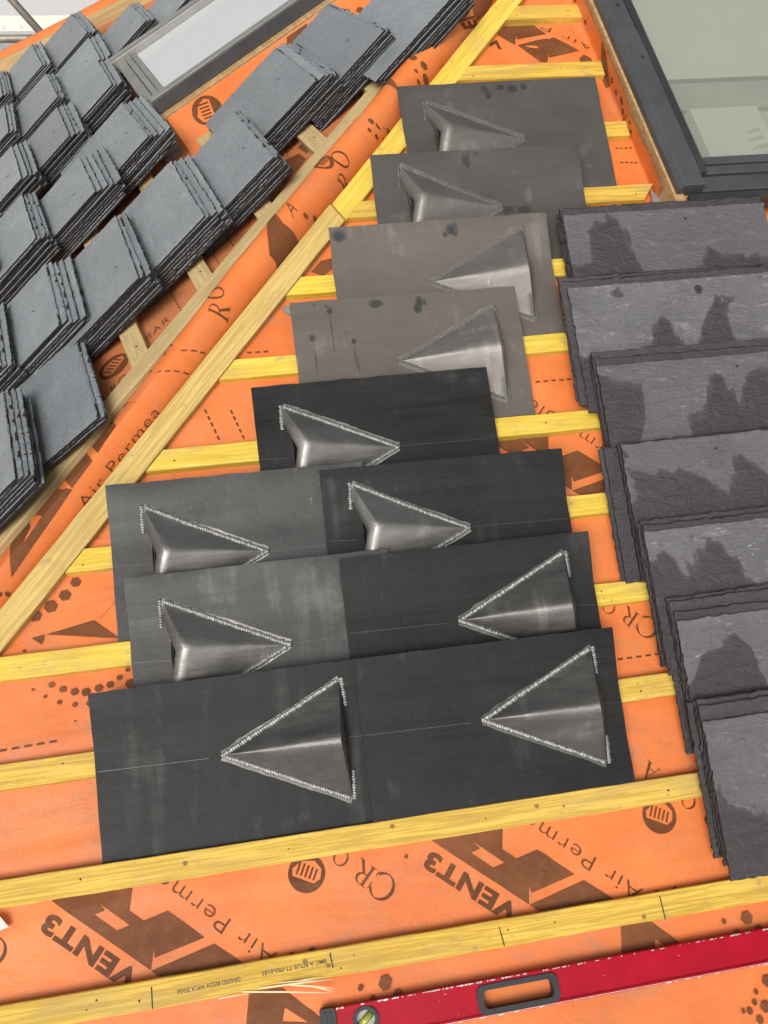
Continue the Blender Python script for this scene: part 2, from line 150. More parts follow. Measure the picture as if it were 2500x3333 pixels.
def mat_slate(name, c0, c1, scuff, wet, ro):
    n = NT(name); n.objvec(13)
    a = n.noise(6, 8, .64, dist=.4); gr = n.noise(1, 8, .7, stretch=(16, 44, 40), dist=1.0); fine = n.noise(150, 5, .75); flk = n.noise(1, 5, .6, stretch=(26, 58, 40), dist=2.5)
    lift_ = n.noise(13, 2, .4)
    c = n.ramp(a, [(.28, c0), (.72, c1)])
    c = n.mix(n.ramp(gr, [(.56, g(0)), (.70, g(scuff))]), c, tuple(min(1, x*1.55+.04) for x in c1[:3])+(1,))
    c = n.mix(n.ramp(n.noise(1, 9, .78, stretch=(14, 40, 20), dist=2.2), [(.60, g(0)), (.66, g(scuff))]), c, (.42, .42, .43, 1))
    c = n.mix(n.ramp(flk, [(.66, g(0)), (.685, g(.75))]), c, tuple(x*.30 for x in c0[:3])+(1,))
    c = n.mix(n.ramp(fine, [(.30, g(.35)), (.50, g(0))]), c, tuple(x*.5 for x in c0[:3])+(1,))
    c = n.mix(n.ramp(n.rnd, [(0, g(0)), (1, g(.55))]), c, (c0[0]*.74, c0[1]*.70, c0[2]*.72, 1))
    rr = n.ramp(gr, [(.3, g(ro-.09)), (.7, g(ro+.12))])
    if wet:
        sep = n.n('ShaderNodeSeparateXYZ'); n.l(n.tc.outputs['Object'], sep.inputs[0])
        wn = n.noise(5.6, 4, .5, stretch=(1, .6, 1), dist=.6)
        w = n.math('ADD', n.math('ADD', n.math('MULTIPLY', sep.outputs['Y'], -2.6), n.math('MULTIPLY', wn, 2.1)), n.math('MULTIPLY', n.noise(60, 4), .06))
        wm = n.ramp(w, [(wet-.01, g(0)), (wet+.012, g(.75)), (wet+.07, g(1))])
        c = n.mix(n.math('MULTIPLY', wm, .93), c, (.031, .025, .028, 1)); rr = n.mix(wm, rr, g(.40))
    n.base(c); n.rough(rr); n.b.inputs['Specular IOR Level'].default_value = .5
    stp = n.ramp(lift_, [(.42, g(0)), (.44, g(.5)), (.56, g(.5)), (.575, g(1))])
    n.bump(n.math('ADD', n.math('ADD', n.math('MULTIPLY', gr, 1.5), n.math('MULTIPLY', stp, .25)), n.math('ADD', n.math('MULTIPLY', fine, .3), n.math('MULTIPLY', flk, -.8))), .75, .0045)
    return n.m
M = {}
M['mem'] = mat_membrane('orange_membrane', 0); M['mem2'] = mat_membrane('orange_membrane_dusty', 1)
M['print'] = mat_print('brown_print', 1.0); M['letter'] = mat_print('brown_lettering', .8)
M['timber'] = mat_timber('treated_timber', (.54, .335, .045, 1), (.69, .455, .070, 1), (.76, .535, .105, 1))
M['timber_tan'] = mat_timber('tan_timber', (.50, .34, .10, 1), (.61, .44, .145, 1), (.66, .50, .19, 1))
M['timber_bright'] = mat_timber('yellow_treated_timber', (.68, .46, .04, 1), (.76, .55, .075, 1), (.80, .64, .15, 1))
M['timber_pale'] = mat_timber('pale_timber', (.46, .33, .155, 1), (.55, .41, .20, 1), (.60, .46, .245, 1))
M['timber_raw'] = mat_timber('raw_timber', (.34, .19, .08, 1), (.47, .29, .13, 1), (.55, .36, .18, 1))
M['lead'] = mat_lead('dark_lead', (.011, .011, .0107, 1), (.028, .028, .027, 1), .25, .50, .5)
M['lead_soft'] = mat_lead('grey_lead', (.040, .040, .039, 1), (.072, .072, .070, 1), .3, .46, .15)
M['lead_brown'] = mat_lead('weathered_lead', (.100, .086, .074, 1), (.135, .120, .104, 1), .12, .62, .2)
M['lead_grey'] = mat_lead('weathered_dark_lead', (.060, .056, .050, 1), (.090, .084, .076, 1), .15, .6, .2)
M['hood'] = mat_lead('worn_lead_hood', (.17, .166, .157, 1), (.32, .31, .295, 1), .8, .46, .2)
M['hood_shaded'] = mat_lead('shaded_lead_hood', (.060, .058, .056, 1), (.135, .130, .122, 1), .75, .44, .2)  # darker copy of the hood lead, dimmer reflections painted into its colour
M['hood_brown'] = mat_lead('weathered_lead_hood', (.135, .124, .112, 1), (.21, .195, .18, 1), .5, .5, .2)
M['weld'] = simple('bright_weld', (.25, .25, .245, 1), .46, .7, .45, 160, .3)
M['weld_dull'] = simple('dull_weld', (.13, .12, .107, 1), .6, .25, .25, 120, .2)
M['lead_edge_shade'] = simple('shaded_cut_lead_edge', (.022, .022, .021, 1), .45, .5, .4, 80, .1)  # cut edge painted dark to draw the shadow gap where sheets overlap
M['stain_rim'] = simple('drying_stain', (.062, .056, .050, 1), .5, .1, .25, 60, .1)
M['stain'] = simple('damp_stain', (.040, .038, .035, 1), .38, .1, .3, 70, .1)
M['scribe'] = simple('scribed_line', (.085, .085, .085, 1), .4, .5, .2, 90, 0)
M['grille'] = simple('perforated_grille', (.30, .29, .28, 1), .4, .7, .15, 80, 0)
M['hole'] = simple('hole_dark', (.012, .012, .012, 1), .8, 0, .1, 50, 0)
M['slate2'] = mat_slate('blue_grey_slate', (.205, .224, .236, 1), (.292, .315, .330, 1), .28, 0, .33)
M['slate1'] = mat_slate('purple_grey_slate', (.092, .087, .093, 1), (.142, .137, .144, 1), .85, .63, .52)
M['slate1w'] = mat_slate('damp_purple_slate', (.036, .030, .033, 1), (.066, .058, .062, 1), .25, 0, .5)
M['slate_edge_shade'] = simple('shaded_slate_edge', (.014, .0125, .013, 1), .7, 0, .35, 90, .5)  # near-black colour puts the shade of the pile sides into the slate edges
M['frame'] = simple('grey_frame', (.070, .073, .078, 1), .42, .25, .22, 12, .08)
M['frame_mid'] = simple('mid_grey_frame', (.13, .132, .13, 1), .4, .3, .22, 12, .08)
M['frame_dark'] = simple('dark_frame', (.035, .036, .038, 1), .45, .2, .2, 14, .08)
M['frame_pale'] = simple('pale_frame', (.30, .295, .275, 1), .38, .4, .15, 14, .08)
M['red'] = simple('red_paint', (.36, .002, .015, 1), .42, 0, .14, 25, .12)
M['red'].node_tree.nodes['Principled BSDF'].inputs['Specular IOR Level'].default_value = .2
M['wear'] = simple('worn_metal', (.62, .58, .57, 1), .4, .5, .25, 200, .2)
M['black'] = simple('black_rubber', (.018, .019, .020, 1), .55, 0, .3, 60, .25)
M['tube'] = simple('galvanised_tube', (.24, .215, .18, 1), .5, .35, .3, 14, .15)
M['white'] = simple('white_underside', (.66, .54, .50, 1), .6, 0, .04, 40, .1)
M['knot'] = simple('knot', (.24, .14, .04, 1), .7, 0, .45, 260, .3)
M['mark'] = simple('dark_mark', (.035, .025, .015, 1), .75, 0, .4, 120, .1)
M['ink'] = simple('stamp_ink', (.085, .075, .05, 1), .7, 0, .3, 220, 0)
M['splint'] = simple('splintered_wood', (.80, .68, .42, 1), .6, 0, .1, 60, .2)
M['concrete'] = simple('ground_grit', (.22, .21, .19, 1), .9, 0, .2, 2, .2)
def mat_glass(name, tint, back, trans):
    n = NT(name); n.vec = n.tc.outputs['Object']
    gl = n.n('ShaderNodeBsdfGlossy'); gl.inputs['Roughness'].default_value = .05; gl.inputs['Color'].default_value = g(.9)
    tr = n.n('ShaderNodeBsdfTransparent'); tr.inputs['Color'].default_value = tint
    df = n.n('ShaderNodeBsdfDiffuse'); df.inputs['Color'].default_value = back
    m1 = n.n('ShaderNodeMixShader'); n.l(n.math('ADD', n.math('MULTIPLY', n.noise(5, 6), .12), trans), m1.inputs[0]); n.l(df.outputs[0], m1.inputs[1]); n.l(tr.outputs[0], m1.inputs[2])
    lw = n.n('ShaderNodeLayerWeight'); lw.inputs[0].default_value = .5; fr = n.math('ADD', n.math('MULTIPLY', n.math('POWER', lw.outputs['Facing'], 3), .6), .05)
    m2 = n.n('ShaderNodeMixShader'); n.l(fr, m2.inputs[0]); n.l(m1.outputs[0], m2.inputs[1]); n.l(gl.outputs[0], m2.inputs[2])
    n.l(m2.outputs[0], n.t.nodes['Material Output'].inputs[0]); return n.m
M['glass'] = mat_glass('window_glass', (.94, .955, .92, 1), (.45, .46, .41, 1), .70)
M['glass_sky'] = mat_glass('sky_painted_glass', (.9, .92, .92, 1), (.60, .62, .62, 1), .0)  # pale diffuse colour stands for the sky reflected in the left pane
M['vial'] = mat_glass('vial_glass', (.8, .85, .3, 1), (.45, .5, .08, 1), .2)
def mat_net():
    n = NT('white_sheeting'); n.vec = n.tc.outputs['Object']
    df = n.n('ShaderNodeBsdfDiffuse'); tl = n.n('ShaderNodeBsdfTranslucent')
    br = n.n('ShaderNodeTexBrick'); br.offset = 0; br.inputs['Scale'].default_value = 9; br.inputs['Mortar Size'].default_value = .03
    br.inputs['Color1'].default_value = g(.93); br.inputs['Color2'].default_value = g(.93); br.inputs['Mortar'].default_value = (.74, .80, .80, 1)
    br.inputs['Brick Width'].default_value = .5; br.inputs['Row Height'].default_value = .5
    n.l(n.vec, br.inputs['Vector'])
    c = n.mix(n.noise(1.5, 4), br.outputs['Color'], g(.93))
    n.l(c, df.inputs[0]); n.l(c, tl.inputs[0])
    mx = n.n('ShaderNodeMixShader'); mx.inputs[0].default_value = .6; n.l(df.outputs[0], mx.inputs[1]); n.l(tl.outputs[0], mx.inputs[2])
    n.l(mx.outputs[0], n.t.nodes['Material Output'].inputs[0]); return n.m
M['net'] = mat_net()
M['band'] = simple('beige_sheet', (.66, .62, .53, 1), .6, 0, .06, 9, .1)
M['board'] = simple('pale_board', (.47, .48, .43, 1), .8, 0, .03, 3, .05)
M['board_mid'] = simple('greenish_lining', (.33, .35, .295, 1), .8, 0, .06, 6, .05)
M['board_dark'] = simple('dusty_ledge', (.22, .225, .185, 1), .8, 0, .2, 14, .2)
# ------------------------------------------------------------------ mesh helpers
class MB:
    def __init__(s): s.v = []; s.f = []; s.mi = []
    def add(s, v, f, mi=0):
        o = len(s.v); s.v += [tuple(x) for x in v]; s.f += [tuple(i+o for i in q) for q in f]; s.mi += [mi]*len(f)
    def box(s, x0, x1, y0, y1, z0, z1, mi=0):
        s.add([(x0,y0,z0),(x1,y0,z0),(x1,y1,z0),(x0,y1,z0),(x0,y0,z1),(x1,y0,z1),(x1,y1,z1),(x0,y1,z1)],
              [(0,3,2,1),(4,5,6,7),(0,1,5,4),(1,2,6,5),(2,3,7,6),(3,0,4,7)], mi)
    def prism(s, poly, z0, z1, holes=(), mi=0):
        loops = [[Vector((p[0], p[1], 0)) for p in poly]] + [[Vector((p[0], p[1], 0)) for p in h] for h in holes]
        tri = tessellate_polygon(loops); fl = [p for l in loops for p in l]; n = len(fl)
        def up(t):
            a, b, c = (fl[i] for i in t)
            return t if (b-a).cross(c-a).z > 0 else (t[0], t[2], t[1])
        f = []
        for t in tri:
            t = up(tuple(t)); f.append(tuple(i+n for i in t)); f.append((t[0], t[2], t[1]))
        o = 0
        for k, l in enumerate(loops):
            m = len(l); ar = sum(l[i].x*l[(i+1) % m].y-l[(i+1) % m].x*l[i].y for i in range(m))
            for i in range(m):
                j = (i+1) % m; q = (o+i, o+j, o+j+n, o+i+n)
                f.append(q if (ar > 0) == (k == 0) else q[::-1])
            o += m
        s.add([(p.x, p.y, z0) for p in fl]+[(p.x, p.y, z1) for p in fl], f, mi)
    def tube(s, pts, r, n=10, mi=0):
        pts = [Vector(p) for p in pts]; vs = []
        for i, p in enumerate(pts):
            d = (pts[min(i+1, len(pts)-1)]-pts[max(i-1, 0)]).normalized()
            a = d.orthogonal().normalized(); b = d.cross(a)
            if i and a.dot(pa) < 0: pass
            pa = a
            vs += [p+(a*cos(2*pi*k/n)+b*sin(2*pi*k/n))*r for k in range(n)]
        f = [(i*n+k, i*n+(k+1) % n, (i+1)*n+(k+1) % n, (i+1)*n+k) for i in range(len(pts)-1) for k in range(n)]
        f += [tuple(range(n))[::-1], tuple((len(pts)-1)*n+k for k in range(n))]
        s.add(vs, f, mi)
    def grid(s, fn, nx, ny, mi=0):
        vs = [fn(i/nx, j/ny) for j in range(ny+1) for i in range(nx+1)]
        s.add(vs, [(j*(nx+1)+i, j*(nx+1)+i+1, (j+1)*(nx+1)+i+1, (j+1)*(nx+1)+i) for j in range(ny) for i in range(nx)], mi)
    def mesh(s, name, mats, smooth=False):
        me = bpy.data.meshes.new(name); me.from_pydata(s.v, [], s.f); me.validate()
        for m in (mats if isinstance(mats, (list, tuple)) else [mats]): me.materials.append(m)
        for p, k in zip(me.polygons, s.mi): p.material_index = k; p.use_smooth = smooth
        me.update(); return me
    def obj(s, name, mats, parent=None, mw=None, smooth=False):
        return link(name, s.mesh(name, mats, smooth), parent, mw)
def link(name, me, parent=None, mw=None):
    o = bpy.data.objects.new(name, me); COL.objects.link(o)
    if parent: o.parent = parent
    if mw is not None:
        if parent: o.matrix_local = mw
        else: o.matrix_world = mw
    return o
def tag(o, label, cat, group=None):
    o['label'] = label; o['category'] = cat
    if group: o['group'] = group
    return o
def empty(name, mw):
    o = bpy.data.objects.new(name, None); COL.objects.link(o); o.matrix_world = mw; o.empty_display_size = .05; return o
def smooth_by_angle(me, ang=40):
    for p in me.polygons: p.use_smooth = True
    try: me.set_sharp_from_angle(angle=radians(ang))
    except Exception: pass
MEM = -.025
def memz(u, v):
    r = abs(noise.noise(Vector((u*1.5+v*.9, v*3.4-u*.5, 3.1)))); r2 = abs(noise.noise(Vector((u*3.7-v, v*2.2+u, 9.4))))
    return MEM + .0034*max(0, 1-r*11) + .0022*max(0, 1-r2*14)*min(1, r*6) + .0050*noise.noise(Vector((u*1.9+v*.6, v*5.5, 8.2))) + .0030*noise.noise(Vector((u*3.1, v*4.2, 1.7))) + .0012*noise.noise(Vector((u*9, v*7, 4.1)))
def memz2(x, y): return MEM + .003*noise.noise(Vector((x*3, y*3.5, 7.7)))
# ------------------------------------------------------------------ lettering
def font_polys(s):
    cu = bpy.data.curves.new('lettering', 'FONT'); cu.body = s; cu.resolution_u = 4
    return cu
def text_tris(s, style):
    cu = font_polys(s)
    if style == 'bold': cu.offset = .044; cu.space_character = 1.08
    if style == 'thin': cu.offset = -.012; cu.space_character = 1.12
    if style == 'stamp': cu.offset = .012
    o = bpy.data.objects.new('lettering', cu); COL.objects.link(o)
    dg = bpy.context.evaluated_depsgraph_get(); me = bpy.data.meshes.new_from_object(o.evaluated_get(dg))
    vs = [(v.co.x, v.co.y) for v in me.vertices]; fs = [tuple(p.vertices) for p in me.polygons]
    bpy.data.objects.remove(o); bpy.data.curves.remove(cu); bpy.data.meshes.remove(me)
    x0 = min(v[0] for v in vs); x1 = max(v[0] for v in vs); y1 = .72
    text_tris.w = x1-x0
    return [((x-x0)/(x1-x0), y/y1) for x, y in vs], fs
def ring(cx, cy, ro, ri, a0, a1, thick, n=26):
    """arc of a roman capital bowl: width swells towards the sides"""
    vs = []; fs = []
    for i in range(n+1):
        a = a0+(a1-a0)*i/n; w = thick*(.35+.65*abs(cos(a)))
        vs += [(cx+ro*cos(a), cy+ri*sin(a)), (cx+(ro-w)*cos(a), cy+(ri-w*.75)*sin(a))]
        if i: k = 2*i; fs.append((k-2, k, k+1, k-1))
    return vs, fs
def serif_letter(ch):
    V = []; F = []
    def ad(v, f):
        o = len(V); V.extend(v); F.extend([tuple(i+o for i in q) for q in f])
    def quad(a, b, c, d): ad([a, b, c, d], [(0, 1, 2, 3)])
    if ch == 'O': ad(*ring(.5, .5, .5, .52, 0, 2*pi, .15, 40))
    if ch == 'C':
        ad(*ring(.52, .5, .5, .52, .62, 2*pi-.62, .14, 34)); quad((.9, .62), (.95, .62), (.95, .92), (.91, .84)); quad((.91, .18), (.94, .12), (.96, .34), (.92, .34))
    if ch == 'R':
        quad((.08, .0), (.22, .0), (.22, 1), (.08, 1)); quad((-.02, 0), (.34, 0), (.34, .035), (-.02, .035)); quad((-.02, .965), (.3, .965), (.3, 1), (-.02, 1))
        ad(*ring(.34, .74, .30, .26, -pi/2, pi/2, .13, 18)); quad((.2, .47), (.36, .47), (.36, .51), (.2, .51)); quad((.3, .48), (.44, .5), (.86, .03), (.68, .03)); quad((.66, 0), (.92, 0), (.92, .035), (.66, .035))
    if ch == 'A':
        quad((.07, .0), (.12, .0), (.5, 1), (.44, .94)); quad((.70, 0), (.87, 0), (.52, 1.02), (.42, .98)); quad((.24, .34), (.68, .34), (.66, .38), (.25, .38)); quad((-.02, 0), (.22, 0), (.22, .035), (-.02, .035)); quad((.58, 0), (1., 0), (1., .035), (.58, .035))
    return [(x, y) for x, y in V], F
def logo_shape():
    """round badge with a barrel of slats, drawn around 0,0 with radius 1"""
    V = []; F = []
    outer = [(cos(2*pi*i/40), sin(2*pi*i/40)) for i in range(40)]
    body = [(-.78, .1), (-.5, .42), (.72, .3), (.82, -.05), (.45, -.52), (-.25, -.72), (-.72, -.4)]
    return outer, body, [[(-.55+.24*k, -.34-.04*k), (-.44+.24*k, -.34-.04*k), (-.38+.24*k, .26-.02*k), (-.49+.24*k, .26-.02*k)] for k in range(5)]
def surf_polys(name, items, fn, mat, parent, step=.03):
    """items: list of (verts2d, faces) laid on the surface fn(x,y)->(x,y,z) of the parent's frame"""
    bm = bmesh.new()
    for vs, fs in items:
        bv = [bm.verts.new((x, y, 0)) for x, y in vs]
        for f in fs:
            try: bm.faces.new([bv[i] for i in f])
            except ValueError: pass
    bmesh.ops.triangulate(bm, faces=bm.faces[:])
    for _ in range(5):
        es = [e for e in bm.edges if e.calc_length() > step]
        if not es: break
        bmesh.ops.subdivide_edges(bm, edges=es, cuts=1); bmesh.ops.triangulate(bm, faces=bm.faces[:])
    for v in bm.verts: v.co = fn(v.co.x, v.co.y)
    bm.normal_update()
    me = bpy.data.meshes.new(name); bm.to_mesh(me); bm.free(); me.materials.append(mat)
    return link(name, me, parent)
def poly_item(outer, holes=()):
    loops = [[Vector((p[0], p[1], 0)) for p in l] for l in [outer]+list(holes)]
    return [tuple(p)[:2] for l in loops for p in l], [tuple(t) for t in tessellate_polygon(loops)]
def place_text(vf, a, b, cap, flip=1):
    vs, fs = vf; ax, ay = a; dx, dy = b[0]-a[0], b[1]-a[1]; L = math.hypot(dx, dy); nx, ny = -dy/L*flip, dx/L*flip
    return [(ax+x*dx+y*cap*nx, ay+x*dy+y*cap*ny) for x, y in vs], fs
def place_letter(ch, c, up, h):
    vs, fs = serif_letter(ch); ux, uy = up; rx, ry = uy, -ux
    return [(c[0]+(x-.5)*h*rx+(y-.5)*h*ux, c[1]+(x-.5)*h*ry+(y-.5)*h*uy) for x, y in vs], fs
def place_logo(c, r, ang, sq=1.0):
    o, body, sl = logo_shape(); ca, sa = cos(ang), sin(ang)
    tr = lambda p: (c[0]+r*(p[0]*ca-p[1]*sq*sa), c[1]+r*(p[0]*sa+p[1]*sq*ca))
    it = [poly_item([tr(p) for p in o], [[tr(p) for p in body]])]
    for q in sl: it.append(poly_item([tr(p) for p in q]))
    return it
def hexagon(x, y, r, rot=.2): return [(x+r*cos(rot+i*pi/3), y+r*sin(rot+i*pi/3)) for i in range(6)]
def dashes(a, b, n, w=.0045, fill=.6):
    dx, dy = b[0]-a[0], b[1]-a[1]; L = math.hypot(dx, dy); nx, ny = -dy/L*w/2, dx/L*w/2; out = []
    for i in range(n):
        t0 = i/n; t1 = t0+fill/n
        p, q = (a[0]+dx*t0, a[1]+dy*t0), (a[0]+dx*t1, a[1]+dy*t1)
        out.append(([(p[0]-nx, p[1]-ny), (q[0]-nx, q[1]-ny), (q[0]+nx, q[1]+ny), (p[0]+nx, p[1]+ny)], [(0, 1, 2, 3)]))
    return out
# ================================================================== SETTING: ground and membranes
mb = MB(); mb.add([(-120, -120, -6), (120, -120, -6), (120, 120, -6), (-120, 120, -6)], [(0, 1, 2, 3)])
o = mb.obj('ground', M['concrete']); o['kind'] = 'structure'
VTOP, UR = 7.0, 3.0
def sheet1(name, v0, v1, lift):
    mb = MB(); ny = int((v1-v0)/(.013 if v1 < 2 else .034)); nx = 170
    def fn(x, y):
        v = v0+(v1-v0)*y; ul = hip_u(v, .02); u = ul+(max(UR, ul+.1)-ul)*x**1.3
        wob = .006*noise.noise(Vector((u*4, 3.3, v0)))*max(0, 1-y*ny/2)
        return (u, v+wob, memz(u, v)+lift)
    mb.grid(fn, nx, ny); o = mb.obj(name, M['mem'], None, M1, True); o['kind'] = 'structure'; return o
mem_a = sheet1('roof_membrane', -1.75, -.50, 0)
mem_b = sheet1('roof_membrane', -.555, .31, .0016)
mem_c = sheet1('roof_membrane', .258, VTOP, .0032)
def on1(u, v): return (u, v, memz(u, v) + (.0014 if v < -.555 else .0028 if v < .258 else .0044))
# small overlapping patch of membrane at the left with its turned-up corner
pa = [(-.90, -.235), (-.78, -.215), (-.691, -.193), (-.679, -.192), (-.634, -.147), (-.60, -.02), (-.74, -.02), (-.93, -.19)]
o = surf_polys('membrane_patch', [poly_item(pa)], lambda x, y: (x, y, memz(x, y)+.0044), M['mem'], None, .03); o.matrix_world = M1; o['kind'] = 'structure'
def on1p(u, v): return (u, v, memz(u, v)+.0054)
V0B, V1B = -1.6, 3.2
def verge_a(b): return 3.2 - (b+.118)*.592
mb = MB()
def fn(x, y):
    b = V0B+(V1B-V0B)*y; a0 = hip_a(b, .02); a1 = max(verge_a(b), a0+.02); a = a0+(a1-a0)*x
    return (-a, b, memz2(a, b))
mb.grid(fn, 60, 80); mem2 = mb.obj('side_roof_membrane', M['mem2'], None, M2, True); mem2['kind'] = 'structure'
def on2(a, b): return (-a, b, memz2(a, b)+.001)
# ------------------------------------------------------------------ printing on the near slope
units = D['unit_off']
sh = []
for du, dv in units:
    for k, (out, holes) in enumerate(D['unit']):
        if (du, dv) == tuple(units[2]) and k == 2: continue
        s_ = lambda l: [(p[0]+du, p[1]+dv) for p in l]
        sh.append((dv, poly_item(s_(out), [s_(h) for h in holes])))
for out, holes in D['poly1']: sh.append((0, poly_item(out, holes)))
for i, (dv, it) in enumerate(sh):
    surf_polys('printed_shape', [it], on1p if i in (11, 12) else on1, M['print'], mem_a if dv == 0 and i < 6 else mem_b, .018)
tx = []
for du, dv in units:
    for s, st, a, b, cap in D['text1']:
        if st == 'thin':
            text_tris(s, st); w0 = text_tris.w; s = 'Air Permeable'; text_tris(s, st); k = text_tris.w/w0; b = (a[0]+(b[0]-a[0])*k, a[1]+(b[1]-a[1])*k)
        surf_polys('printed_lettering', [place_text(text_tris(s, st), (a[0]+du, a[1]+dv), (b[0]+du, b[1]+dv), cap)], on1, M['letter'], mem_a if dv < .5 else mem_b, .05)
for s, st, a, b, cap in D['text1b'][:2]:
    surf_polys('printed_lettering', [place_text(text_tris(s, st), a, b, cap)], on1, M['letter'], mem_c, .05)
for ch, x, y, ux, uy, h in D['serif1']:
    surf_polys('printed_lettering', [place_letter(ch, (x, y), (ux, uy), h*.86)], on1, M['letter'], mem_a, .05)
for x, y, r in D['logo1']:
    surf_polys('printed_logo', place_logo((x, y), r, radians(158)), on1, M['letter'], mem_a, .05)
surf_polys('printed_hexagons', [poly_item(hexagon(x, y, r, .1)) for x, y, r in D['hex1']], on1p, M['print'], mem_a, .05)
dl = []
for a, b, n in D['dash1']: dl += dashes(a, b, n)
surf_polys('printed_dashes', dl, on1, M['letter'], mem_b, .05)
# ------------------------------------------------------------------ printing on the side slope
for s, st, a, b, c in D['text2']:
    vs, fs = text_tris(s, st)
    surf_polys('printed_lettering', [([(a[0]+x*(b[0]-a[0])+y*(c[0]-a[0]), a[1]+x*(b[1]-a[1])+y*(c[1]-a[1])) for x, y in vs], fs)], on2, M['letter'], mem2, .05)
for out, holes in D['poly2']: surf_polys('printed_shape', [poly_item(out, holes)], on2, M['print'], mem2, .035)
c = D['logo2']; surf_polys('printed_logo', place_logo(c, .042, radians(60)), on2, M['letter'], mem2, .05)
dl = []
for a, b in D['dash2']: dl += dashes(a, b, 7, .004)
surf_polys('printed_dashes', dl, on2, M['letter'], mem2, .05)
# ================================================================== HIP: rounded membrane over the hip rafter
def prof(t, l):
    bl = min(max((-l-1.1)/.5, 0), 1); ap = .030*(1-bl)+.014*bl
    s = -cos(pi*t); x = s*.043; rnd = max(sin(pi*t), 0)**.8; k = .25
    cre = max((s+1)/(1+k) if s < k else (1-s)/(1-k), 0)**.6
    y = -.039+(ap+.039)*((1-bl)*rnd+bl*(.75*cre+.25*rnd))
    nz = .0012*noise.noise(Vector((t*3, l*5, 2)))
    return x, y+nz
hip_parts = []
def hip_piece(l0, l1, lift, name='hip_membrane'):
    mb = MB(); nl = int((l1-l0)/.025)
    def fn(t, k):
        l = l0+(l1-l0)*k
        skew = .03*(t-.5)
        x, y = prof(t, l); s = 1+lift/.05
        return (x*s, l+skew, (y+.039)*s-.039 + .0)
    mb.grid(fn, 28, nl); o = mb.obj(name, M['mem'], None, MH, True); o['kind'] = 'structure'; return o
lapA, lapB = D['hip_lap'][0][1], D['hip_lap'][1][1]
h1 = hip_piece(-2.6, lapA+.05, 0); h2 = hip_piece(lapA, lapB, .0022); h3 = hip_piece(lapB-.05, 3.0, .0002)
def onh(t, l, extra=.0012):
    t = min(max(t, .02), .98); x, y = prof(t, l)
    lift = .0022 if lapA < l < lapB else 0
    s = 1+(lift+extra)/.05
    return (x*s, l, (y+.039)*s-.039)
def hp(l): return [(min(max(p[0], .02), .98), p[1]) for p in l]
for out, holes in D['hip_poly']: surf_polys('printed_shape', [poly_item(hp(out), [hp(h) for h in holes])], onh, M['print'], h2, .03)
surf_polys('printed_hexagons', [poly_item([(x+q[0]*8.5-x*8.5, q[1]) if 0 else (x+(q[0]-x)*9, q[1]) for q in hexagon(x, l, r, .3)]) for x, l, r in D['hip_hex']], onh, M['print'], h2, .03)
dl = []
for pl in D['hip_dash']:
    pl = hp(pl)
    for a, b in zip(pl[:-1], pl[1:]):
        b = (a[0]+(b[0]-a[0])*.62, a[1]+(b[1]-a[1])*.62); dl.append(([(a[0], a[1]-.002), (b[0], b[1]-.002), (b[0], b[1]+.002), (a[0], a[1]+.002)], [(0, 1, 2, 3)]))
surf_polys('printed_dashes', dl, onh, M['letter'], h2, .03)
HT = D['hip_text']; HT[1][3] = [.45, -.07]; HT[2][4] = [.42, -.885]
for s, st, a, b, c in HT:
    if st == 'serif': continue
    vs, fs = text_tris(s, st)
    surf_polys('printed_lettering', [([(a[0]+x*(b[0]-a[0])+y*(c[0]-a[0]), a[1]+x*(b[1]-a[1])+y*(c[1]-a[1])) for x, y in vs], fs)], onh, M['letter'], h1, .012)
def hip_letter(ch, c, ang, h):
    vs, fs = place_letter(ch, (0, 0), (cos(ang), sin(ang)), h)
    surf_polys('printed_lettering', [([(c[0]+x*9, c[1]+y) for x, y in vs], fs)], onh, M['letter'], h2, .012)
hip_letter('O', (.66, -.688), radians(200), .036); hip_letter('R', (.68, -1.203), radians(200), .036); hip_letter('O', (.45, -1.175), radians(200), .036); hip_letter('R', (.93, -.715), radians(200), .036)
surf_polys('printed_logo', [([(.45+x*9, -.722+y) for x, y in it[0]], it[1]) for it in place_logo((0, 0), .023, radians(100))], onh, M['letter'], h2, .02)
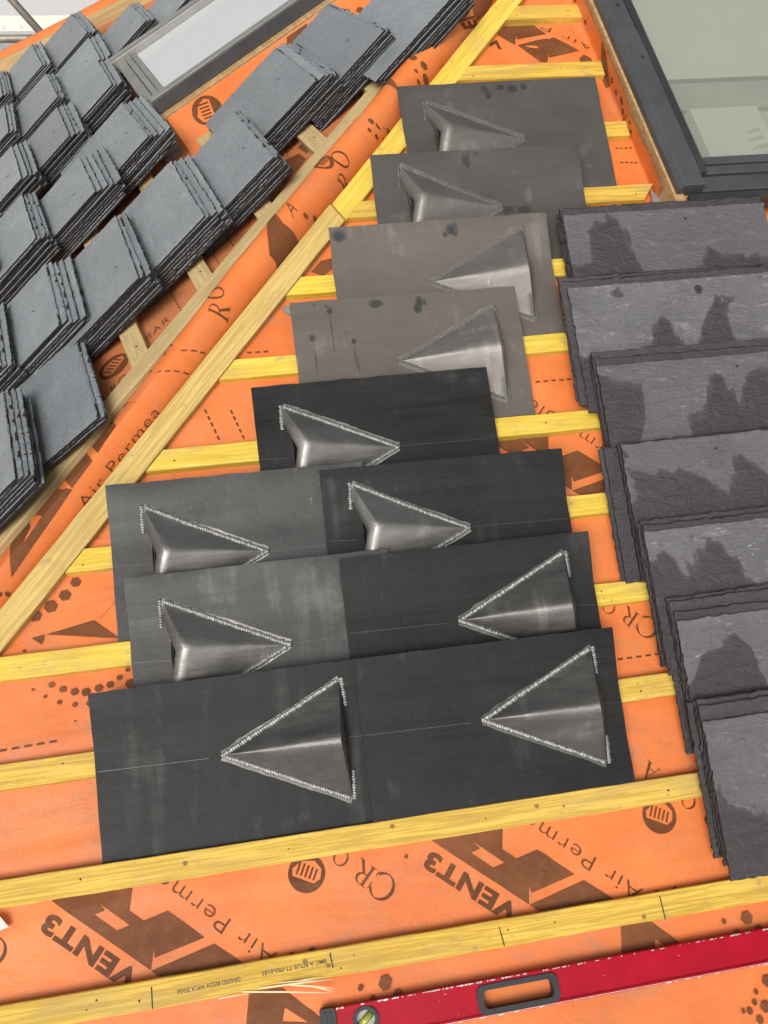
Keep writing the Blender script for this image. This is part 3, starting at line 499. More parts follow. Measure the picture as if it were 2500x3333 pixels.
# ================================================================== TIMBER: battens
def board(name, poly, z0, z1, mat, mw, ang=0.0, subdiv=.06, jit=.0008):
    """plank from a top-view polygon; local x runs along the board"""
    mb = MB(); n = len(poly); pts = []
    for i in range(n):
        a, b = poly[i], poly[(i+1) % n]; L = math.hypot(b[0]-a[0], b[1]-a[1]); k = max(1, int(L/subdiv))
        for j in range(k):
            t = j/k; jj = jit if j else 0
            pts.append((a[0]+(b[0]-a[0])*t+random.uniform(-jj, jj), a[1]+(b[1]-a[1])*t+random.uniform(-jj, jj)))
    cx, cy = pts[0]; ca, sa = cos(-ang), sin(-ang)
    loc = [((x-cx)*ca-(y-cy)*sa, (x-cx)*sa+(y-cy)*ca) for x, y in pts]
    ar = sum(loc[i][0]*loc[(i+1) % len(loc)][1]-loc[(i+1) % len(loc)][0]*loc[i][1] for i in range(len(loc)))
    if ar < 0: loc = loc[::-1]
    m = len(loc); ctr = (sum(p[0] for p in loc)/m, sum(p[1] for p in loc)/m); e = .0014
    def inset(i):
        p, a, b = Vector(loc[i]), Vector(loc[i-1]), Vector(loc[(i+1) % m]); t = (b-a).normalized(); return p+Vector((-t.y, t.x))*e
    ins = [inset(i) for i in range(m)]
    vs = [(x, y, z0) for x, y in loc]+[(x, y, z1-e) for x, y in loc]+[(p.x, p.y, z1) for p in ins]
    f = []
    for i in range(m):
        j = (i+1) % m; f += [(i, j, j+m, i+m), (i+m, j+m, j+2*m, i+2*m)]
    tri = tessellate_polygon([[Vector((p.x, p.y, 0)) for p in ins]])
    for t in tri:
        a, b, c = (ins[i] for i in t)
        t = tuple(t) if (b-a).cross(c-a) > 0 else (t[0], t[2], t[1])
        f += [tuple(i+2*m for i in t), (t[0], t[2], t[1])]
    mb.add(vs, f); o = mb.obj(name, mat, None, mw @ T((cx, cy, 0)) @ Rz(ang)); return o
V0 = D['v0']; BW = .0475; GAUGE = .205
lab = {1: 'short yellow roof batten topmost between hip and right roof window', 2: 'yellow roof batten just above the topmost lead slate', 3: 'short roof batten ending beside the topmost lead slate, under the window side', 4: 'pale yellow roof batten with a mitred end at the corner of the right roof window',
       5: 'yellow roof batten passing under the second lead slate from the top', 6: 'yellow roof batten showing right of the third lead slate from the top', 7: 'bright yellow roof batten below the lowest brown lead slate', 8: 'bright yellow roof batten left of the lower dark lead slates, sixth up from the long one',
       9: 'yellow roof batten crossing under the second row of dark lead slates', 10: 'yellow roof batten crossing under the lowest pair of lead slates', 11: 'long yellow roof batten that the lowest pair of lead slates butts against', 12: 'long stamped roof batten with pencil marks and a splintered lower edge', 0: 'roof batten at the very top beside the hip'}
lab[8] = 'bright yellow roof batten level with the upper pair of side by side dark lead slates'
batt = {}
GB = 'horizontal battens of the near slope'
for k in range(-2, 13):
    vt = V0-GAUGE*k; vb = vt-BW
    ur = D['bat_right'].get(k, 1.9)
    if k < 1: ur = .66
    ula, ulb = hip_u(vt, .110), hip_u(vb, .110)
    poly = [(ulb, vb), (ur, vb), (ur+(-.03 if k == 4 else .0), vt), (ula, vt)]
    if k == 4: poly = [(ulb, vb), (ur-.035, vb), (ur, vt), (ula, vt)]
    mt = 'timber_bright' if k in (5, 6, 7, 8, 9) else 'timber'
    o = board('roof_batten', poly, MEM, 0, M[mt], M1)
    batt[k] = o
    if k in lab and k > 0: tag(o, lab[k], 'batten', GB)
    else: tag(o, 'roof batten beyond the edge of the picture', 'batten', GB)
o = board('roof_batten', [(1.0-.03, V0-GAUGE*4-BW), (1.9, V0-GAUGE*4-BW), (1.9, V0-GAUGE*4), (.97, V0-GAUGE*4)], MEM, 0, M['timber'], M1)
tag(o, 'hidden batten under the sill of the right roof window', 'batten', GB)
def on_batten(k, u, v, z=.0006): # local position on batten k
    b = batt[k]; p = b.matrix_world.inverted() @ M1 @ Vector((u, v, z)); return p
def bat_of(v): return max(-2, min(12, int(math.floor((V0-v)/GAUGE+.001))))
disc = MB(); pts = [(.0028*random.uniform(.6, 1.3)*cos(i*pi/5), .0028*random.uniform(.6, 1.3)*sin(i*pi/5)) for i in range(10)]
disc.prism(pts, -.002, .0006); disc_me = disc.mesh('nail_mark', M['mark'])
kn = MB(); kn.prism([(.0048*cos(i*pi/8)*random.uniform(.85, 1.1), .0042*sin(i*pi/8)*random.uniform(.85, 1.1)) for i in range(16)], -.002, .0005); kn_me = kn.mesh('knot', M['knot'])
# hip battens along both sides
def hip_board(slope, l0, l1, d0, d1, mat, label, sk=0):
    if slope == 1:
        f = lambda l, d: (H0U+l*E0+d*E1, H0V+l*E1-d*E0)
        o = board('hip_batten', [f(l0, d1), f(l1, d1), f(l1+sk, d0), f(l0+sk, d0)], MEM, .0, mat, M1, math.atan2(E1, E0))
    else:
        e2 = Vector((-HA, HB)); w = Vector((-HB, -HA)); org = e2*1.4*1.0
        f = lambda l, d: tuple(Vector((0, 0))+e2*(l+1.4)+w*d)
        o = board('hip_batten', [f(l0, d1), f(l1, d1), f(l1, d0), f(l0, d0)], MEM, .0, mat, M2, math.atan2(HB, -HA))
    return tag(o, label, 'batten')
hj = D['hip_joint']
hb1 = hip_board(1, -3.0, hj-.012, .053, .108, M['timber_tan'], 'long pale hip batten on the right of the orange hip roll, lower length', .02)
hip_board(1, hj-.008, 1.4, .056, .111, M['timber_bright'], 'upper length of yellow hip batten right of the orange roll, behind the brown lead slates', .02)
hip_board(2, -3.0, 1.4, .060, .116, M['timber_pale'], 'pale hip batten on the left of the orange hip roll beside the blue grey slates')
# side-slope battens
bl2 = ['pale batten of the side slope meeting the hip beside the nearest slate', 'pale batten of the side slope second up from the nearest slate', 'pale batten of the side slope beside the third slate stack of the hip row', 'yellowish batten of the side slope next to the fourth slate stack of the hip row', 'yellowish batten of the side slope next to the fifth slate stack of the hip row']
for k in range(-4, 8):
    b0 = -.061+.22*k; b1 = b0+.052
    a0, a1 = hip_a(b0, .118), hip_a(b1, .118); e0, e1 = verge_a(b0)-.05, verge_a(b1)-.05
    if k in (1, 2, 3): e0 = e1 = 1.02 if k > 1 else e0
    if e0 < a0+.05: continue
    o = board('side_batten', [(-e0, b0), (-a0, b0), (-a1, b1), (-e1, b1)], MEM, 0, M['timber_bright' if k == 3 and 0 else 'timber_pale'], M2)
    tag(o, bl2[k] if 0 <= k < 5 else 'batten of the side slope hidden under the slate stacks', 'batten', 'battens of the side slope')
    if 0 <= k < 5:
        p = o.matrix_world.inverted() @ M2 @ Vector((-(a0+.07), b0+.03, .0006)); link('nail', disc_me, o, T(p))
# marks on the near battens
for u, v in D['nails']:
    k = bat_of(v)
    if k in batt and 1 <= k <= 12:
        vv = min(max(v, V0-k*GAUGE-BW+.006), V0-k*GAUGE-.005); o = link('nail', disc_me, batt[k], T(on_batten(k, u, vv, 0)) @ Rz(random.uniform(0, 6)) @ Matrix.Scale(random.uniform(.45, .9), 4))
for u, v in D['knots']:
    k = bat_of(v); link('knot', kn_me, batt[k], T(on_batten(k, u, min(max(v, V0-k*GAUGE-BW+.008), V0-k*GAUGE-.008), 0)))
for (a, b) in [(D['pencil'][i][0], D['pencil'][i][1]) for i in range(4)]:
    dx, dy = b[0]-a[0], b[1]-a[1]; L = math.hypot(dx, dy); mb = MB()
    nx, ny = -dy/L*.0013, dx/L*.0013; P = []
    for i in range(9):
        t = i/8; w = (.6+.5*random.random())*(1 if t < .55 or t > .62 else .25); c = on_batten(12, a[0]+dx*t, a[1]+dy*t, .0006)
        P.append((c+Vector((nx*w, ny*w, 0)), c-Vector((nx*w, ny*w, 0))))
    mb.add([p for q in P for p in q], [(2*i, 2*i+2, 2*i+3, 2*i+1) for i in range(8)]); mb.obj('pencil_mark', M['mark'], batt[12])
for s, st, a, b, cap in D['stamp']:
    vs, fs = place_text(text_tris(s, st), a, b, cap*1.12)
    mb = MB(); mb.add([on_batten(12, x, y, .0006) for x, y in vs], fs); mb.obj('stamped_lettering', M['ink'], batt[12])
for a, b, w in D['splint']:
    mb = MB(); p, q = on_batten(12, a[0], a[1], .001), on_batten(12, b[0], b[1], .005)
    mid = (p+q)/2+Vector((0, .001, .003)); mb.tube([p, mid, q], .0011 if w < 7 else .0016, 5)
    for i in range(10, 15):
        v = Vector(mb.v[i]); mb.v[i] = tuple(q+(v-q)*.15)
    mb.obj('splinter', M['splint'], batt[12])
# ================================================================== LEAD VENT SLATES
SW, SH_, SLOPE = .530, .318, .157
def sheet_mesh(seed, wav, curl, bend):
    mb = MB(); nx, ny = 36, 22
    def z(x, y):
        q = .0012*wav*noise.noise(Vector((x*5, y*11, seed*3.7)))+.0022*wav*noise.noise(Vector((x*2.2, y*5, seed*1.3)))
        st = min(1, max(0, (y-.19)/.128)); q += bend*st*st*(3-2*st)
        return q+curl*.006*max(0, (y-.26)/.06)**2*noise.noise(Vector((x*5, 1, seed)))
    def top(i, j):
        x, y = i*SW, j*SH_
        if j in (0., 1.): y += .0008*noise.noise(Vector((x*22, seed, j)))*2
        if i in (0., 1.): x += .0016*noise.noise(Vector((y*16, seed+5, i)))
        return (x, y, z(x, y)+.0024)
    mb.grid(top, nx, ny); n0 = len(mb.v)
    mb.v += [(x, y, zz-.0024) for x, y, zz in mb.v[:n0]]
    idx = lambda i, j: j*(nx+1)+i
    mb.f += [tuple(k+n0 for k in q)[::-1] for q in mb.f[:nx*ny]]; per = [idx(i, 0) for i in range(nx)]+[idx(nx, j) for j in range(ny)]+[idx(i, ny) for i in range(nx, 0, -1)]+[idx(0, j) for j in range(ny, 0, -1)]
    mb.f += [(b, a, a+n0, b+n0) for a, b in zip(per, per[1:]+per[:1])]; ne = len(per); mb.mi = [0]*(len(mb.f)-ne)+[1]*ne
    return mb, z
def softabs(s, k): return math.sqrt(s*s+k*k)-k*(1-abs(s))*0 if k == 0 else math.sqrt(s*s+k*k)-k*(1-min(1, abs(s)))
def hood_parts(root, kind, ap, mat_h, mat_w, z0, rs, zf):
    """triangular hood: ridge from the apex to the open end. kind R: apex right, open left. kind L: mirrored"""
    sg = -1 if kind == 'R' else 1
    Lb, Lp, hw, h = (.236, .197, .112, .050) if kind == 'R' else (.232, .220, .110, .052)
    lw = .056; off = .017 if kind == 'R' else 0
    ax, ay = ap
    def P(t, s, dz=0):
        q = abs(s); zz = h*t*(1-min(1, softabs(s, .10+.05*(1-t)))) if q < 1 else 0
        zz = h*t*max(0, 1-softabs(s, .12))*1.03+.0022*t*(1-q)*noise.noise(Vector((t*3.1, s*2.3, rs*3.3+1)))
        xx = t*(Lp+(Lb-Lp)*q)
        yy = s*hw*t+off*t*(1-q)
        return (ax+sg*xx, ay+yy, z0+.0015+zz+dz+zf(ax+sg*xx, ay+yy))
    mb = MB(); mb.grid(lambda i, j: P(.02+.98*i, 2*j-1), 16, 28)
    # folded lip round the mouth
    li = []
    def lip(k, j):
        s = 2*j-1; a = Vector(P(1, s)); q = abs(s)
        xi = (.232-.014*(1-q)) if kind == 'R' else .2325
        zi = (.030 if kind == 'R' else .036)*(1-softabs(s, .1))
        yi = s*(hw-lw)+off*.6*(1-q) if kind == 'R' else s*(hw-.012)
        b = Vector((ax+sg*xi, ay+yi, z0+.001+max(0, zi)+zf(ax+sg*xi, ay+yi)))
        kk = min(1, k*1.0); bulge = Vector((sg*.006, 0, .001))*sin(pi*kk)*(1 if kind == 'R' else .4)
        return tuple(a.lerp(b, kk)+bulge)
    mb.grid(lip, 5, 28); 
    me = mb.mesh('hood', mat_h); 
    bm = bmesh.new(); bm.from_mesh(me); bmesh.ops.remove_doubles(bm, verts=bm.verts, dist=.0001); bmesh.ops.recalc_face_normals(bm, faces=bm.faces[:]); bm.to_mesh(me); bm.free(); smooth_by_angle(me, 50)
    hood = link('hood', me, root)
    # perforated plate inside the mouth
    mb = MB(); xg = ax+sg*.226; base = [lip(1, j/14) for j in range(15)]
    pl = [(xg, p[1], p[2]) for p in base]; mb.add(pl, [tuple(range(len(pl)))]); gr = mb.obj('grille', M['grille'], root)
    mb = MB(); zt = .024 if kind == 'R' else .03; yh = hw-lw if kind == 'R' else hw-.012
    for r in range(9):
        for c in range(-12, 13):
            y = (c+.5*(r % 2))*.0072; zz = .003+r*.0042
            if abs(y)/yh+zz/(zt+.008) > .93: continue
            mb.add([(xg+sg*.0006, ay+y+.0026*cos(i*pi/3), z0+zz+.0017*sin(i*pi/3)) for i in range(6)], [tuple(range(6))])
    if mb.v: mb.obj('grille_hole', M['hole'], gr)['kind'] = 'stuff'
    # weld bead: overlapping round beads like a row of coins
    def beads(path, r, name, flat=True):
        mb = MB(); d = .0050; pts = [Vector(p) for p in path]
        for a, b in zip(pts[:-1], pts[1:]):
            L = (b-a).length; n = int(L/d); dr = (b-a).normalized(); sd_ = Vector((-dr.y, dr.x, 0))
            for i in range(n):
                c = a+dr*(i*d)+sd_*random.uniform(-.0006, .0006); c.z += zf(c.x, c.y) if flat else 0; rr = r*random.uniform(.78, 1.18)
                vs = [c+Vector((0, 0, rr*.46))+dr*rr*.25]; fs = []
                for ring_, (rad, zz) in enumerate(((.74, .34), (1., 0.04), (1.02, -.25))):
                    for k in range(7):
                        an = 2*pi*k/7+i*.3; vs.append(c+(dr*cos(an)*.8+sd_*sin(an))*rr*rad+Vector((0, 0, rr*zz)))
                for k in range(7):
                    k2 = (k+1) % 7; fs += [(0, 1+k, 1+k2), (1+k, 8+k, 8+k2, 1+k2), (8+k, 15+k, 15+k2, 8+k2)]
                mb.add(vs, fs)
        return mb.obj(name, mat_w, root, None, True)
    c0 = (ax-sg*.004, ay, z0+.002); ct = (ax+sg*(Lb+.001), ay+hw+.004, z0+.002); cb = (ax+sg*(Lb+.001), ay-hw-.004, z0+.002)
    wr = .0036 if rs < 4 else .0056
    beads([c0, ct], wr, 'weld_seam'); beads([c0, cb], wr, 'weld_seam')
    ox = sg*.0045; beads([(ct[0]+ox, ct[1], ct[2]), (ct[0]+ox*1.6, ay+hw-lw+.004, z0+.002)], wr*.9, 'weld_seam'); beads([(cb[0]+ox, cb[1], cb[2]), (cb[0]+ox*1.6, ay-hw+lw-.004, z0+.002)], wr*.9, 'weld_seam')
    pk = Vector(P(1, 0)); beads([pk+Vector((0, 0, -.001)), pk+Vector((sg*(.024 if kind == 'R' else .004), 0, -.020 if kind == 'R' else -.008))], .003, 'weld_seam', False)
    # flattened margin of dressed metal next to the weld
    mb = MB()
    for e in (ct, cb):
        a, b = Vector(c0), Vector(e); dr = (b-a).normalized(); n_ = Vector((-dr.y, dr.x, 0))
        N = 26; vs = []
        for i in range(N+1):
            p = a+(b-a)*i/N; w1_, w2_ = .0085+.003*noise.noise(p*60), .0095+.003*noise.noise(p*70+Vector((3, 3, 3)))
            zz = zf(p.x, p.y); vs += [(p.x+n_.x*w1_, p.y+n_.y*w1_, z0+.0009+zz), (p.x, p.y, z0+.0016+zz), (p.x-n_.x*w2_, p.y-n_.y*w2_, z0+.0009+zz)]
        mb.add(vs, [(3*i+k, 3*i+3+k, 3*i+4+k, 3*i+1+k) for i in range(N) for k in (0, 1)])
    mb.obj('weld_margin', mat_h, root, None, True)
KIND = {'A': 'L', 'B': 'L', 'D': 'L', 'H': 'L', 'I': 'L', 'C': 'R', 'E': 'R', 'F': 'R', 'G': 'R', 'J': 'R', 'K': 'R'}
SM = {'A': 'lead', 'B': 'lead', 'D': 'lead', 'F': 'lead', 'G': 'lead', 'C': 'lead_soft', 'E': 'lead_soft', 'H': 'lead_brown', 'I': 'lead_brown', 'J': 'lead_grey', 'K': 'lead_grey'}
LBL = {'A': 'black grey lead slate lowest on the left, hood pointing left, butting the long batten',
       'B': 'black grey lead slate lowest on the right, hood pointing left, bright weld all round',
       'C': 'dark grey lead slate above the lowest left one, hood pointing right, smooth upper weld',
       'D': 'black grey lead slate directly above the lowest right one, hood pointing left',
       'E': 'grey lead slate at far left, hood pointing right, corner on the hip batten',
       'F': 'blackest scuffed lead slate, hood pointing right, right one of the upper pair',
       'G': 'dark lead slate with rolled far edge, hood pointing right, just below the brown ones',
       'H': 'brown weathered lead slate with drip spots on its left half, hood pointing left',
       'I': 'brown weathered lead slate with a dark drop in its left corner, hood pointing left',
       'J': 'grey brown lead slate, second from the top, partly under the purple slates',
       'K': 'topmost weathered lead slate beside the right roof window, hood pointing right'}
WAV = {'C': 2.4, 'E': 1.8, 'G': 2.2}
sroot = {}
for i, k in enumerate('KJIHGFEDCBA'):
    u, v, rot = D['sheets'][k]; rot = radians(rot); bend = .0 if k in 'GHK' else .020; v -= bend*(v+.714)/1.89
    # near-left corner of the sheet from its far-left corner
    nu, nv = u+sin(rot)*SH_*cos(SLOPE), v-SH_*cos(SLOPE)
    lift = {'B': .008, 'D': .008, 'F': .006}.get(k, 0)
    root = empty('lead_vent_slate', M1 @ T((nu, nv, -.0145+lift)) @ Rz(rot) @ Rx(SLOPE)); sroot[k] = root
    tag(root, LBL[k], 'lead slate', 'lead vent slates laid out on the battens')
    mb, zf = sheet_mesh(i+1, WAV.get(k, .8), 1 if k in 'CEG' else .2, bend)
    o = mb.obj('lead_sheet', [M[SM[k]], M['lead_edge_shade']], root); smooth_by_angle(o.data, 40)
    a = D['apex'][k]; p = (M1 @ T((nu, nv, -.0145)) @ Rz(rot) @ Rx(SLOPE)).inverted() @ M1 @ Vector((a[0], a[1], .008))
    br = k in 'HIJK'
    hood_parts(root, KIND[k], (p.x, p.y), M['hood_brown' if br else 'hood_shaded' if k in 'ABD' else 'hood'], M['weld_dull' if br else 'weld'], .0024, i, zf)
    if not br:
        for x0, x1 in ((.004, p.x-.03 if KIND[k] == 'L' else p.x-.235), (p.x+(.24 if KIND[k] == 'L' else .012), SW-.004)):
            if x1-x0 < .03: continue
            mb = MB(); N = 24
            mb.add([q for t in range(N+1) for q in ((x0+(x1-x0)*t/N, p.y-.012*(t/N-.5)*.3-.0004, zf(x0+(x1-x0)*t/N, p.y)+.0029), (x0+(x1-x0)*t/N, p.y-.012*(t/N-.5)*.3+.0004, zf(x0+(x1-x0)*t/N, p.y)+.0029))], [(2*t, 2*t+2, 2*t+3, 2*t+1) for t in range(N)])
            mb.obj('scribed_line', M['scribe'], root)
    for s_, du, dv, rx, ry in D['drips']:
        if s_ != k: continue
        q = root.matrix_world.inverted() @ M1 @ Vector((du, dv, .02)); n = 18; ph = random.random()*9
        pts = [(q.x+rx*cos(2*pi*j/n)*(1+.22*noise.noise(Vector((cos(2*pi*j/n)*1.3, sin(2*pi*j/n)*1.3, ph)))), q.y+ry*sin(2*pi*j/n)*(1+.22*noise.noise(Vector((cos(2*pi*j/n)*1.3, sin(2*pi*j/n)*1.3, ph+4))))) for j in range(n)]
        cy_ = sum(p[1] for p in pts)/n; over = max(0, max(p[1] for p in pts)-(SH_-.006)); pts = [(x, y-over) for x, y in pts]; cx_ = q.x; cy_ -= over
        inn = [(cx_+(x-cx_)*(.72+.2*noise.noise(Vector((x*90, y*90, 2)))), cy_-.1*ry+(y-cy_)*(.7+.25*noise.noise(Vector((x*80, y*80, 7))))) for x, y in pts]
        mb = MB(); mb.add([(x, y, zf(x, y)+.0031) for x, y in inn], [tuple(range(n))], 0); mb.add([(x, y, zf(x, y)+.0029) for x, y in pts], [tuple(range(n))], 1); mb.obj('drip_mark', [M['stain'], M['stain_rim']], root)
# ================================================================== SLATES
L2, D2, T2 = .372, .30, .0064
def slate_mesh(name, L, Dp, t, seed, chips, mats):
    rnd = random.Random(seed); pts = []; nrm = []; side = []
    n = 44
    def jag(): return rnd.gauss(0, .0009)
    bow = [rnd.uniform(-.004, .004) for _ in range(4)]
    for s, (a, b, nn) in enumerate((((0, 0), (L, 0), (0, -1)), ((L, 0), (L, Dp), (1, 0)), ((L, Dp), (0, Dp), (0, 1)), ((0, Dp), (0, 0), (-1, 0)))):
        for i in range(n):
            tt = i/n; j = (jag() if i else 0)+bow[s]*tt*(1-tt)
            pts.append((a[0]+(b[0]-a[0])*tt+nn[0]*j, a[1]+(b[1]-a[1])*tt+nn[1]*j)); nrm.append(nn); side.append(s)
    m = len(pts); r0, r1, r2, r3 = [], [], [], []; mid = []
    for i, (p, nn, s) in enumerate(zip(pts, nrm, side)):
        ch = chips[s]; w = ch*(.0014+.0040*abs(noise.noise(Vector((i*.23, seed*1.7, s))))+.0022*abs(noise.noise(Vector((i*.9, seed*2.3, s+9)))))+.0006
        if ch and rnd.random() < .07: w += rnd.uniform(.002, .007)*min(ch, 1.4)
        mid.append(1 if ch < .1 or s in (1, 3) or noise.noise(Vector((i*.21, seed*3.1, 5))) > .16 else 0)
        if i % n == 0: nn = (nn[0]+nrm[i-1][0], nn[1]+nrm[i-1][1])
        z2 = t*(.42 if ch else .86)+rnd.uniform(-.08, .08)*t
        r0.append((p[0]-nn[0]*rnd.uniform(0, .002), p[1]-nn[1]*rnd.uniform(0, .002), 0)); r1.append((p[0], p[1], z2))
        r2.append((p[0]-nn[0]*w*.55, p[1]-nn[1]*w*.55, t*.80 if ch else t*.95)); r3.append((p[0]-nn[0]*w, p[1]-nn[1]*w, t))
    vs = r0+r1+r2+r3; f = []
    for k in range(3):
        for i in range(m):
            j = (i+1) % m; f.append((k*m+i, k*m+j, (k+1)*m+j, (k+1)*m+i))
    tri = tessellate_polygon([[Vector((p[0], p[1], 0)) for p in r3]])
    for tq in tri:
        a, b, c = (Vector(r3[i][:2]) for i in tq)
        tq = tuple(tq) if (b-a).cross(c-a) > 0 else (tq[0], tq[2], tq[1]); f.append(tuple(i+3*m for i in tq))
    f.append(tuple(range(m))[::-1])
    mb = MB(); mb.add(vs, f); mb.mi = [1]*m+mid+[0]*(len(f)-2*m); return mb.mesh(name, [mats, M['slate_edge_shade']])
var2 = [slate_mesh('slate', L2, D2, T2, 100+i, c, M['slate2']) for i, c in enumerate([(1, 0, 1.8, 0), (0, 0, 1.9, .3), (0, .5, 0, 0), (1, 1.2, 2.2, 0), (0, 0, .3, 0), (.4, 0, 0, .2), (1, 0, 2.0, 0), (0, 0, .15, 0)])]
rough_ids, plain_ids = [0, 3, 6, 1], [2, 5, 7, 4]
def ordn(i): return {1: 'first slate down', 2: 'second slate down', 3: 'third slate down', 4: 'fourth slate down'}.get(i, 'slate')
nick = MB(); nick.prism([(-.007, -.0012), (-.002, -.002), (.004, -.0012), (.008, .0014), (.002, .0016), (-.004, .0008)], -.002, .0004); nick_me = nick.mesh('nail_hole', M['hole'])
def stack(M0, far, near, b_ang, ntop, N, fan, Lr, Dp, tt, tau, variants, label, others, group, seed, leftof=()):
    rnd = random.Random(seed)
    base = M0 @ T((far[0], far[1], 0)) @ Rz(b_ang)
    n0 = ntop-(Dp*sin(tau)+N*tt*cos(tau))
    offs = [0.]*N; acc = 0
    for j in range(N-1):
        k = N-2-j
        if j < len(fan): acc += fan[j]
        offs[k] = acc*(1 if j < len(fan) else rnd.uniform(.55, .95)) if j < len(fan) or fan else rnd.uniform(-.006, .004)
    for k in range(N):
        top = k == N-1
        j = N-2-k
        dx = rnd.uniform(-.0015, .0015) + (rnd.uniform(-.002, .002) if not top else 0) + dict(leftof).get(k, 0)
        me = variants(rnd, k, N, j)
        o = link('slate', me, None, base @ T((dx, -Dp*cos(tau), n0)) @ Rx(tau) @ T((0, offs[k], k*tt)) @ Rz(rnd.uniform(-.006, .006) + (rnd.uniform(-.012, .012) if not top and j < len(fan) else rnd.uniform(-.004, .004))) @ Matrix.Diagonal((Lr, 1, 1, 1)))
        if top and M0 is M2 and seed % 5: link('nail_hole', nick_me, o, T((L2*rnd.uniform(.45, .7), Dp-rnd.uniform(.045, .075), tt-.0008)) @ Rz(rnd.uniform(.5, 1.1)) @ Matrix.Scale(rnd.uniform(.7, 1.25), 4))
        tag(o, label if top else (ordn(N-1-k)+others[len('one of the slates'):] if N-1-k <= max(1, len(fan)) else 'buried '+others[len('one of the '):].replace('slates', 'slate', 1)), 'slate', group)
rowname = {'1': 'row next to the orange hip roll', '2': 'second row from the orange hip roll', '3': 'third row from the hip', '4': 'fourth row from the hip', '5': 'fifth row from the hip', '6': 'farthest row at the roof edge', '7': 'row behind the left roof window'}
place_ = {'1a': 'nearest blue grey slate, alone on a low pile touching the pale hip batten', '1z': 'half seen grey slate at the left edge below the nearest blue grey slate', '2z': 'grey slate cut off by the left edge, downhill end of the second row',
 '2a': 'scratched grey slate just left of the nearest slate, four edges stepping out beyond it', '2b': 'grey slate topping the pile beside the lowest bare batten of the side slope', '2c': 'grey slate topping a pile with two broad plain slates stepping out, mid long row', '2d': 'grey slate with chipped corner topping the pile below the orange upstand', '2e': 'grey slate with a white broken edge and three rough slates above it', '2f': 'chipped grey slate topping the upper pile of the long row, by the top edge', '2g': 'grey slate cut off by the top edge of the picture beside the hip',
 '3a': 'grey slate at left with three thick rough edges stepping out beside it', '3b': 'grey slate with four smooth slates fanned out between it and the window pile', '3c': 'grey slate topping the pile just below the lower end of the left window', '3z': 'grey slate mostly out of view at the left edge, third row',
 '4a': 'grey slate at the left edge with three thin smooth edges stepping out', '4b': 'grey slate with thin bright edges fanned out, left of the window end pile', '4c': 'grey slate touching the lower left corner of the left roof window', '4z': 'grey slate out of view at the left edge, fourth row',
 '5a': 'small grey slate corner at the left edge with two edges stepping out', '5b': 'grey slate with two rough edges stepping out, below the slates against the rails', '5c': 'large grey slate lying left of the roof window corner, plain edges beyond it', '6a': 'ribbed grey slate ends at the left edge by the orange roof edge', '6b': 'grey slate standing out against the lower scaffold rail', '6c': 'grey slate standing out highest against the white sheeting', '7d': 'grey slate behind the upper side of the left roof window', '7e': 'grey slate cut by the top edge behind the left roof window'}
short_ = {'1a': 'nearest blue grey slate', '1z': 'half seen slate at the left edge by the hip', '2z': 'slate cut off by the left edge, second row', '2a': 'scratched slate left of the nearest slate', '2b': 'slate beside the lowest bare side batten', '2c': 'slate with two broad plain edges beyond it', '2d': 'chipped slate below the orange window upstand', '2e': 'slate with a white broken edge', '2f': 'chipped slate by the top edge', '2g': 'slate cut off at the top beside the hip',
 '3a': 'left slate with three thick rough edges', '3b': 'slate with four smooth edges fanned out', '3c': 'slate just below the left window end', '3z': 'third row slate hidden at the left edge', '4a': 'left edge slate with three thin edges', '4b': 'slate with thin bright edges fanned out', '4c': 'slate touching the left window corner', '4z': 'fourth row slate hidden at the left edge', '5a': 'small slate corner at the left edge', '5b': 'slate below those against the rails', '5c': 'large slate left of the window corner', '6a': 'ribbed slate ends by the orange roof edge', '6b': 'slate standing against the lower scaffold rail', '6c': 'slate standing against the white sheeting', '7d': 'slate behind the left roof window', '7e': 'slate at the top edge behind the left window'}
pl1s = {'S1': 'topmost purple grey slate', 'S2': 'purple slate with the ringed nail hole', 'S3': 'third purple slate from the window', 'S4': 'middle purple slate of the right row', 'S5': 'fifth purple slate from the window', 'S6': 'purple slate next to last', 'S7': 'lowest purple slate, on the stamped batten'}
for n_, (k, q) in enumerate(D['stack2'].items()):
    a0, b0, a1, b1, nt_, N, s = q; L = math.hypot(a0-a1, b0-b1); ang = math.atan2(b1-b0, a0-a1)
    rnd = random.Random(n_*7+3)
    rough = {'1a': 'r', '1z': 'rrr', '2a': 'rrpp', '2b': 'rp', '2c': 'rpp', '2d': 'r', '2e': 'prrr', '2f': 'r', '3a': 'rrr', '3b': 'pppp', '3c': 'rppp', '4a': 'ppp', '4b': 'prp', '4c': 'pp', '5a': 'rp', '5b': 'rr', '5c': 'pp', '6a': 'rrr', '6b': 'rp', '6c': 'rp', '7d': 'rp'}.get(k, 'rp')
    fan = [(rnd.uniform(.008, .012) if c == 'r' else rnd.uniform(.013, .021)) for c in rough]
    topv = 'r' if k in ('1a', '2a', '2d', '2e', '2f', '3c', '4b' if 0 else '6c', '7d', '2z') else 'p'
    def variants(r, kk, N, j, rough=rough, topv=topv):
        c = topv if j < 0 else (rough[j] if j < len(rough) else r.choice('rp'))
        return var2[r.choice(rough_ids if c == 'r' else plain_ids)]
    tau = radians(12.5 if N > 4 else 7)
    stack(M2, (-a0, b0), None, ang, nt_, N+(2 if N > 4 else 0), fan, L/L2, D2, .0072, tau, variants, place_[k], 'one of the slates under the ' + short_[k], 'blue grey slates stacked on the side slope', n_+50)
L1, D1, T1 = .516, .300, .0068
var1 = [slate_mesh('slate', L1, D1, T1, 300+i, c, M['slate1']) for i, c in enumerate([(.6, .3, .2, .0), (.3, .3, .5, .0), (.8, .3, 0, .0)])]
